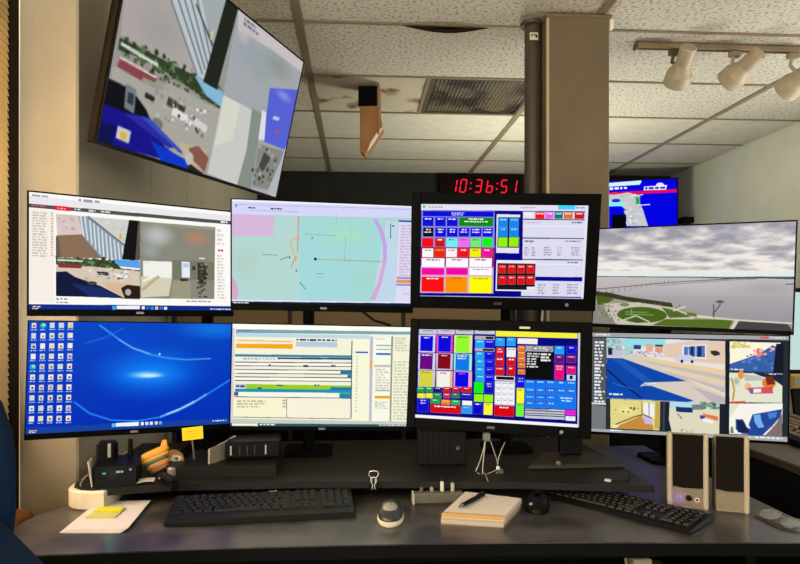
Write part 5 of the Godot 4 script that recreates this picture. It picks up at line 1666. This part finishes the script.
rect 52 659 74 707 d8d4cc
rect 59 679 69 697 50a060
text 50 714 77 730 1 b0c4f0 90
rect 93 661 115 708 d0d8e0
rect 100 680 110 699 a03838
text 91 715 118 731 1 b0c4f0 90
rect 134 662 156 710 d0d8e0
rect 141 681 151 700 304060
text 132 717 159 733 1 b0c4f0 90
rect 175 663 198 711 e8e4dc
rect 183 683 193 702 a03838
text 173 718 201 735 1 b0c4f0 90
rect 12 750 34 797 f0ece4
rect 19 769 29 788 40a0d0
text 11 804 37 820 1 b0c4f0 90
rect 53 752 75 799 d8d4cc
text 51 806 77 822 1 b0c4f0 90
rect 93 753 115 801 d8d4cc
rect 100 773 110 791 40a0d0
text 91 808 118 824 1 b0c4f0 90
rect 134 756 157 804 f4f4f4
rect 141 776 151 794 50a060
text 132 811 159 827 1 b0c4f0 90
rect 175 758 198 806 c8ccd4
rect 183 777 193 796 c05030
text 173 813 201 829 1 b0c4f0 90
rect 13 842 35 890 e8e4dc
text 11 896 37 912 1 b0c4f0 90
rect 53 845 75 892 e4d8c8
text 51 899 77 915 1 b0c4f0 90
rect 93 847 116 895 e8e4dc
rect 100 866 110 885 a03838
text 91 902 118 918 1 b0c4f0 90
rect 134 849 157 897 d0d8e0
rect 141 869 151 887 304060
text 132 904 159 920 1 b0c4f0 90
rect 176 852 199 900 f0ece4
rect 183 871 193 890 c05030
text 174 907 201 923 1 b0c4f0 90
""",
		"coast": """
grad -75 -96 1044 513 b4b0c0 eee4da
clouds -76 -96 1043 472
grad -62 448 1050 509 ecebe0 dcecea
grad -54 507 1053 780 c6bebc aaa4aa
grad -44 694 1058 1037 aca6a8 908e96
glow 550 579 301 77 c8c0c2 60
glow 890 616 160 93 a4a4aa 70
poly 4c5464 -33 500 547 506 696 512 840 505 1027 508 1028 532 864 522 721 527 548 515 -33 507
line 1 6e686c -5 639 93 623 189 605 320 581 448 559 573 544 721 525
line 0.7 8a8688 346 596 549 565 721 537 841 526
line 0.9 8a8680 28 635 31 699
line 0.9 8a8680 66 628 69 688
line 0.9 8a8680 103 620 105 677
line 0.9 8a8680 138 613 140 665
line 0.9 8a8680 171 605 173 654
line 0.9 8a8680 203 598 205 643
line 0.9 8a8680 233 590 235 631
line 0.9 8a8680 262 583 264 620
line 0.9 8a8680 290 575 291 609
line 0.9 8a8680 316 568 317 598
line 0.9 8a8680 340 560 341 588
line 0.9 8a8680 363 553 364 577
line 0.9 8a8680 384 546 385 566
line 0.9 8a8680 405 539 405 555
line 0.9 8a8680 423 531 424 545
poly 9c9682 -25 680 96 709 248 766 436 801 559 856 732 904 1014 923 1017 1045 -36 1061
poly 343a26 -16 646 29 665 95 675 172 708 278 732 373 754 428 767 436 811 364 797 259 778 152 744 9 704
spots 19 663 117 699 14 1 262c1c 525c3a
spots 119 708 268 743 16 1 262c1c 525c3a
spots 269 741 435 793 18 1 262c1c 525c3a
poly 4a5e22 9 700 75 715 114 744 67 793 24 806
poly cac2b2 56 789 248 766 436 811 509 867 560 904 512 943 361 993 258 1010 108 996
spots 35 775 507 834 40 1 3a4424 a8a288
spots 31 896 308 1023 60 1 3a4424 b8b0a0
oval 272 893 152 101 cac2b2
oval 272 893 136 80 46641c
line 1 90a060 183 866 304 866
line 1 90a060 184 891 337 891
line 1.6 ccc4b4 161 961 243 903 319 963
poly 3c5a1c 209 969 244 927 298 956 257 979
poly 526826 375 810 458 843 530 899 420 914 397 851
poly 566c26 400 928 735 912 714 1006 335 992
poly 62742e 509 854 559 866 555 894 510 886
oval 175 795 27 18 7a8060
poly 8a847a -22 760 35 810 141 1005 -11 1010
spots 48 779 102 918 50 1 1c2018 b0aca0
spots 84 858 149 1005 50 1 1c2018 b0aca0
spots -5 790 39 989 20 1 d0ccc0 6a665e
poly 454146 761 924 981 935 1007 1013 730 1011
poly d6cebe 719 1011 746 906 764 911 735 1020
poly d6cebe 559 875 732 904 1000 920 1001 936 732 919 560 904
line 1.4 605c64 635 869 672 768
poly 5c5860 642 744 668 729 693 745 669 763
line 0.8 a8a49c 214 835 222 914
line 1.6 d8d0c4 438 844 502 796
line 1 504c50 638 769 642 901
soft 0 52 991 971 1
line 1 50545c 964 577 1001 573
""",
		"street": """
rect -41 -86 1033 1124 262c34
poly a4a6a8 -17 -10 1004 -11 1005 38 -17 41
text 17 9 106 29 1 f0f0f0 70
rect 863 6 902 26 e85450
text 907 7 986 25 1 e8e8e8 90
poly 565a5e -5 51 73 53 78 747 -3 724
text 12 80 70 710 19 e8eaec 60
poly 767a7e -3 724 78 747 78 995 -4 984
rect 0 706 76 724 d8dade
poly e8e2e0 76 49 691 60 695 659 81 652
poly 9adce4 76 49 387 52 387 130 77 130
spots 79 54 173 189 50 3 8ca084 c8d0e8
poly b8c4e0 80 170 163 167 163 227 80 231
poly 20243c 85 150 107 149 108 220 86 220
rect 222 115 260 155 283c98
poly a8d0d0 173 127 222 126 223 215 174 217
rect 287 103 322 182 e4a898
rect 335 106 375 126 3c4c48
rect 335 131 375 181 e49878
spots 163 173 388 229 40 2 a090a8 f0e0c8
poly e8dff0 387 50 691 59 692 93 387 82
poly e2cab2 382 101 541 62 691 68 694 283 523 262 383 225
poly f4f0ec 475 112 597 93 599 235 477 227
poly 4a74c4 483 122 590 105 591 220 484 211
poly 1c2c58 517 117 532 116 533 213 517 213
poly 1c2c58 552 116 572 115 573 215 553 216
line 0.7 f4f4f4 544 106 545 218
line 0.7 f4f4f4 506 113 507 214
poly d0cce8 435 240 466 202 517 200 541 232 536 269 446 269
oval 474 264 7 16 201c28
oval 526 265 7 15 201c28
poly 342830 618 156 643 151 663 166 666 192 638 203 621 181
poly d8cbc0 78 231 261 220 694 358 698 672 527 668 81 656
poly edcf98 207 230 378 258 694 339 695 377 394 297
poly c8bcb4 261 263 695 396 695 435 315 300
poly e8d4a0 342 319 695 450 696 482 395 355
poly c4b8bc 379 366 696 511 696 558 432 422
poly ece0b0 494 428 696 558 697 583 525 465
poly bcb4b8 525 503 697 606 697 661 638 658
spots 370 310 686 638 60 1 c4b8b0 e8dccc
poly 0a46aa 78 251 163 251 497 457 317 480 269 517 317 516 537 644 506 660 81 652
spots 88 387 263 628 30 1 0c3c98 1c58b8
poly 1c58b8 108 260 163 263 327 474 285 494
line 1.2 f0ece4 261 524 285 490 343 490
line 1.6 0a1a4a 81 372 109 411 165 504 264 637
line 0.7 3c7ad4 110 502 220 554
text 92 599 166 627 1 f0f4ff 95
poly e2d684 100 660 364 664 363 955 103 958
glow 189 767 77 80 f4eca8 70
poly c48c3c 136 940 266 816 320 844 331 956 125 961
poly ccb8e0 266 816 320 835 326 903 288 897
line 1 40341c 114 932 234 829 277 805 320 838
poly f0f0fa 276 686 334 694 333 833 280 803
line 0.8 806830 306 687 307 820
line 0.8 806830 268 676 269 806
poly c8a850 340 674 363 672 363 939 337 942
spots 123 727 255 787 8 2 504020 8a7030
oval 130 935 17 16 f4e8d0
line 0.6 606c78 384 661 384 956
poly 1a202c 392 664 698 667 701 987 395 985
poly dedabe 413 668 666 673 668 968 426 967 410 845
poly b0dcea 413 664 666 669 666 713 414 727
poly 143070 445 714 532 716 531 765 447 763
spots 568 656 665 718 30 3 3c5c48 88a890
poly 788080 527 687 588 678 588 730 528 736
poly e6784a 579 766 659 791 658 835 589 798
poly 3c3c90 569 784 594 793 592 826 569 819
poly f6f4f2 584 814 635 837 633 866 584 843
spots 458 933 540 972 14 2 c07060 e0c090
line 0.8 303038 456 782 477 828
poly 181e28 691 60 714 60 719 985 698 984
poly fdf6dc 714 60 973 63 973 347 715 342
spots 721 66 808 119 22 3 e8dc90 c8c870
poly 3660a8 715 278 795 221 866 163 922 87 950 113 948 348 716 342
poly 5a8ad0 771 251 857 191 848 210 781 269
spots 796 181 933 330 26 3 28488c 6898d8
oval 855 144 10 24 e05060
spots 828 106 923 199 16 3 f0b8b0 e87070
poly 121a28 940 62 975 63 976 348 925 349
text 912 58 962 77 1 f0f0f4 90
text 722 318 782 340 1 f0f0f4 90
poly e4e6ce 714 361 972 356 972 633 716 646
oval 771 379 15 41 f0942a
glow 749 441 24 57 889888 60
line 1.6 c89038 724 414 740 526 732 631
poly 1c243c 830 357 972 362 973 472 926 411 869 386
poly b8c0bc 782 372 859 387 898 422 793 438
oval 907 449 33 50 e07c2a
oval 806 493 17 38 f0b890
poly 782c20 888 385 925 383 936 456 898 468
poly d8505c 803 503 926 481 927 546 818 558
poly f4f0f4 832 510 870 504 870 541 832 548
poly 5870a8 813 508 832 510 832 553 818 555
text 906 354 967 373 1 f0f0f4 60
poly c84838 717 642 795 630 785 661 717 676
poly f7f4ea 716 661 975 635 974 945 717 953
poly dfe4d0 717 657 766 657 728 774 718 794
poly 24469a 830 755 901 724 973 691 962 770 921 867 875 957 779 945 749 905 748 810 782 807 807 880
poly 14244c 753 819 782 816 817 931 759 933
poly 7ab0ea 835 760 868 751 873 807 888 871 860 883 840 829
poly 4a7cd0 901 735 948 719 944 772 911 793
poly 806e6c 885 965 940 846 973 728 975 958
poly f7f4ea 782 788 801 805 822 897 802 880
poly 5c8c4c 724 889 734 878 740 944 723 946
poly a8acae -10 974 1006 954 1007 1015 -10 1022
text 103 968 202 989 1 f4f4f4 60
spots 903 828 968 949 30 1 6c5c58 94827c
spots 436 758 559 933 40 1 c8c4a8 ece8d4
soft 84 52 689 669 1
soft 102 650 669 945 1
soft 721 61 973 950 1
text 842 958 983 986 1 f0f2f4 90
text 789 964 837 983 1 e0e4e8 60
""",
		"wall": """
rect -316 -108 1148 1328 a09a96
poly b4aca8 15 491 -17 16 199 -189 356 391 501 492
glow 156 364 160 182 a8a29e 80
poly c2ccd0 158 161 488 -103 446 102 398 502 352 489
line 1.6 7a868e 177 196 356 481
line 1.4 707c84 199 159 379 456
line 1.4 707c84 222 130 390 427
line 1.4 707c84 246 101 401 397
line 1.4 707c84 271 71 410 357
line 1.4 707c84 296 40 412 310
line 1.2 808a90 287 132 410 299
poly a8b0b2 294 63 448 -60 415 296 347 174
line 1.2 4a5054 287 132 406 279
poly d8d4a0 383 221 393 186 395 252 385 259
poly 33442a 12 503 499 481 535 597 419 584 282 557 140 537 14 559
spots 29 481 133 571 50 3 1e2c18 6a8458
spots 146 464 295 599 60 3 1e2c18 6a8458
spots 312 465 488 612 50 3 2a3a20 8aa078
poly 88c0e0 342 489 500 487 532 586 421 560
line 2 d4dcd8 20 526 175 536
poly 8c4650 27 588 57 589 181 600 171 653 21 636
line 1 f0e4dc 26 589 176 598
poly b0aca4 4 651 21 636 171 653 240 593 535 597 503 995 396 966 276 926 140 815 98 734 13 712
spots 177 605 467 801 30 3 c4c0b8 989488
line 3 9aa08c 122 640 214 634
line 5 3c4438 241 684 285 688
line 5 40483e 296 694 328 700
line 5 e8e6e2 271 723 354 733
line 5 d8d8d8 362 718 456 744
spots 258 641 441 788 34 3 1c1e1c f8f6f4
line 3 2a2a2c 144 704 185 708
oval 216 821 26 30 788078
poly 101018 -7 705 66 707 110 728 160 774 184 815 63 852 1 844
poly 18148c -1 826 75 826 182 805 265 920 422 987 -3 1006
poly 2c2ca6 77 836 148 811 323 907 285 923
poly 3c50c0 140 815 183 810 379 931 336 925
poly 0c1450 -4 914 55 906 53 998 -3 1006
poly 0a3ad0 199 915 383 954 447 1003 260 1000
poly 788088 64 693 106 699 115 817 73 808
poly 343c44 77 725 101 727 105 781 80 778
poly d6d4cc 62 901 116 906 115 969 63 963
poly e0b840 77 921 102 925 101 957 78 954
poly c8b898 327 871 477 857 468 995 387 976
poly 8c5c4c 381 884 430 852 497 898 490 988 414 942
oval 396 937 20 33 c8c4c0
poly 2c2420 407 968 506 1007 475 1030 391 998
poly 22261f 427 -9 499 -6 472 496 391 495
poly 9aa09a 499 5 519 13 494 399 470 485
poly a8aeb2 501 -2 1005 -17 1010 1005 498 997 507 489
poly cfc8ca 501 -2 1005 -17 1001 72 734 74 521 108
glow 615 178 131 142 a0a8b4 90
glow 813 144 153 106 8e968e 70
glow 712 232 103 114 9aa8a4 70
glow 561 116 57 63 d0c4c0 70
text 545 7 656 60 2 787078 70
poly d2d2cc 510 505 701 501 716 761 699 1010 508 988
poly dedfd0 516 508 618 504 615 737 517 816
poly 8c948e 698 489 773 492 800 1007 699 1010 716 761
poly e6e8ec 767 467 814 471 824 647 782 665
poly 5a66dc 790 306 1016 194 1044 644 827 659 803 490
glow 902 300 89 50 98a0f0 80
poly c8d0f4 860 462 907 453 897 480 850 488
oval 907 554 15 10 e04858
poly 8c8e86 788 690 1011 657 999 962 808 976
spots 781 701 943 965 40 4 3c403c b4b6ae
poly 464a48 842 724 896 746 859 860 821 831
poly d8dce2 1006 569 1020 414 1010 1005 939 995
poly b8bec2 995 663 1048 626 1008 998 922 992
soft -159 -384 1148 1541 2
""",
		"far": """
rect -151 -174 1107 1225 0000e2
poly d8f2f2 23 62 707 1 712 20 696 66 23 109
text 331 82 591 141 1 f2f4fa 98
poly e20a60 23 188 1018 150 1018 201 23 236
oval 864 88 33 43 e8ecf8
poly f0f2fa 732 99 921 86 913 156 732 157
text 740 95 913 157 1 3038d0 60
poly a4def0 23 220 549 202 649 239 633 377 499 386 23 425
poly c6cacc 415 241 599 180 699 242 699 350 724 459 765 708 588 700 583 452 541 388
poly c6cacc 364 223 466 204 482 261 415 319 364 332
spots 549 207 715 671 60 3 a8b0b4 e4e8e8
oval 499 302 37 28 1830c8
poly 88ecf4 440 336 566 321 566 389 440 389
poly 2ea460 661 258 696 257 696 365 666 370
line 1.3 f4f6fa 624 238 724 222
line 1.3 f4f6fa 674 386 781 376
oval 487 190 20 22 e83030
rect 466 521 583 1070 02020a
"""
	}
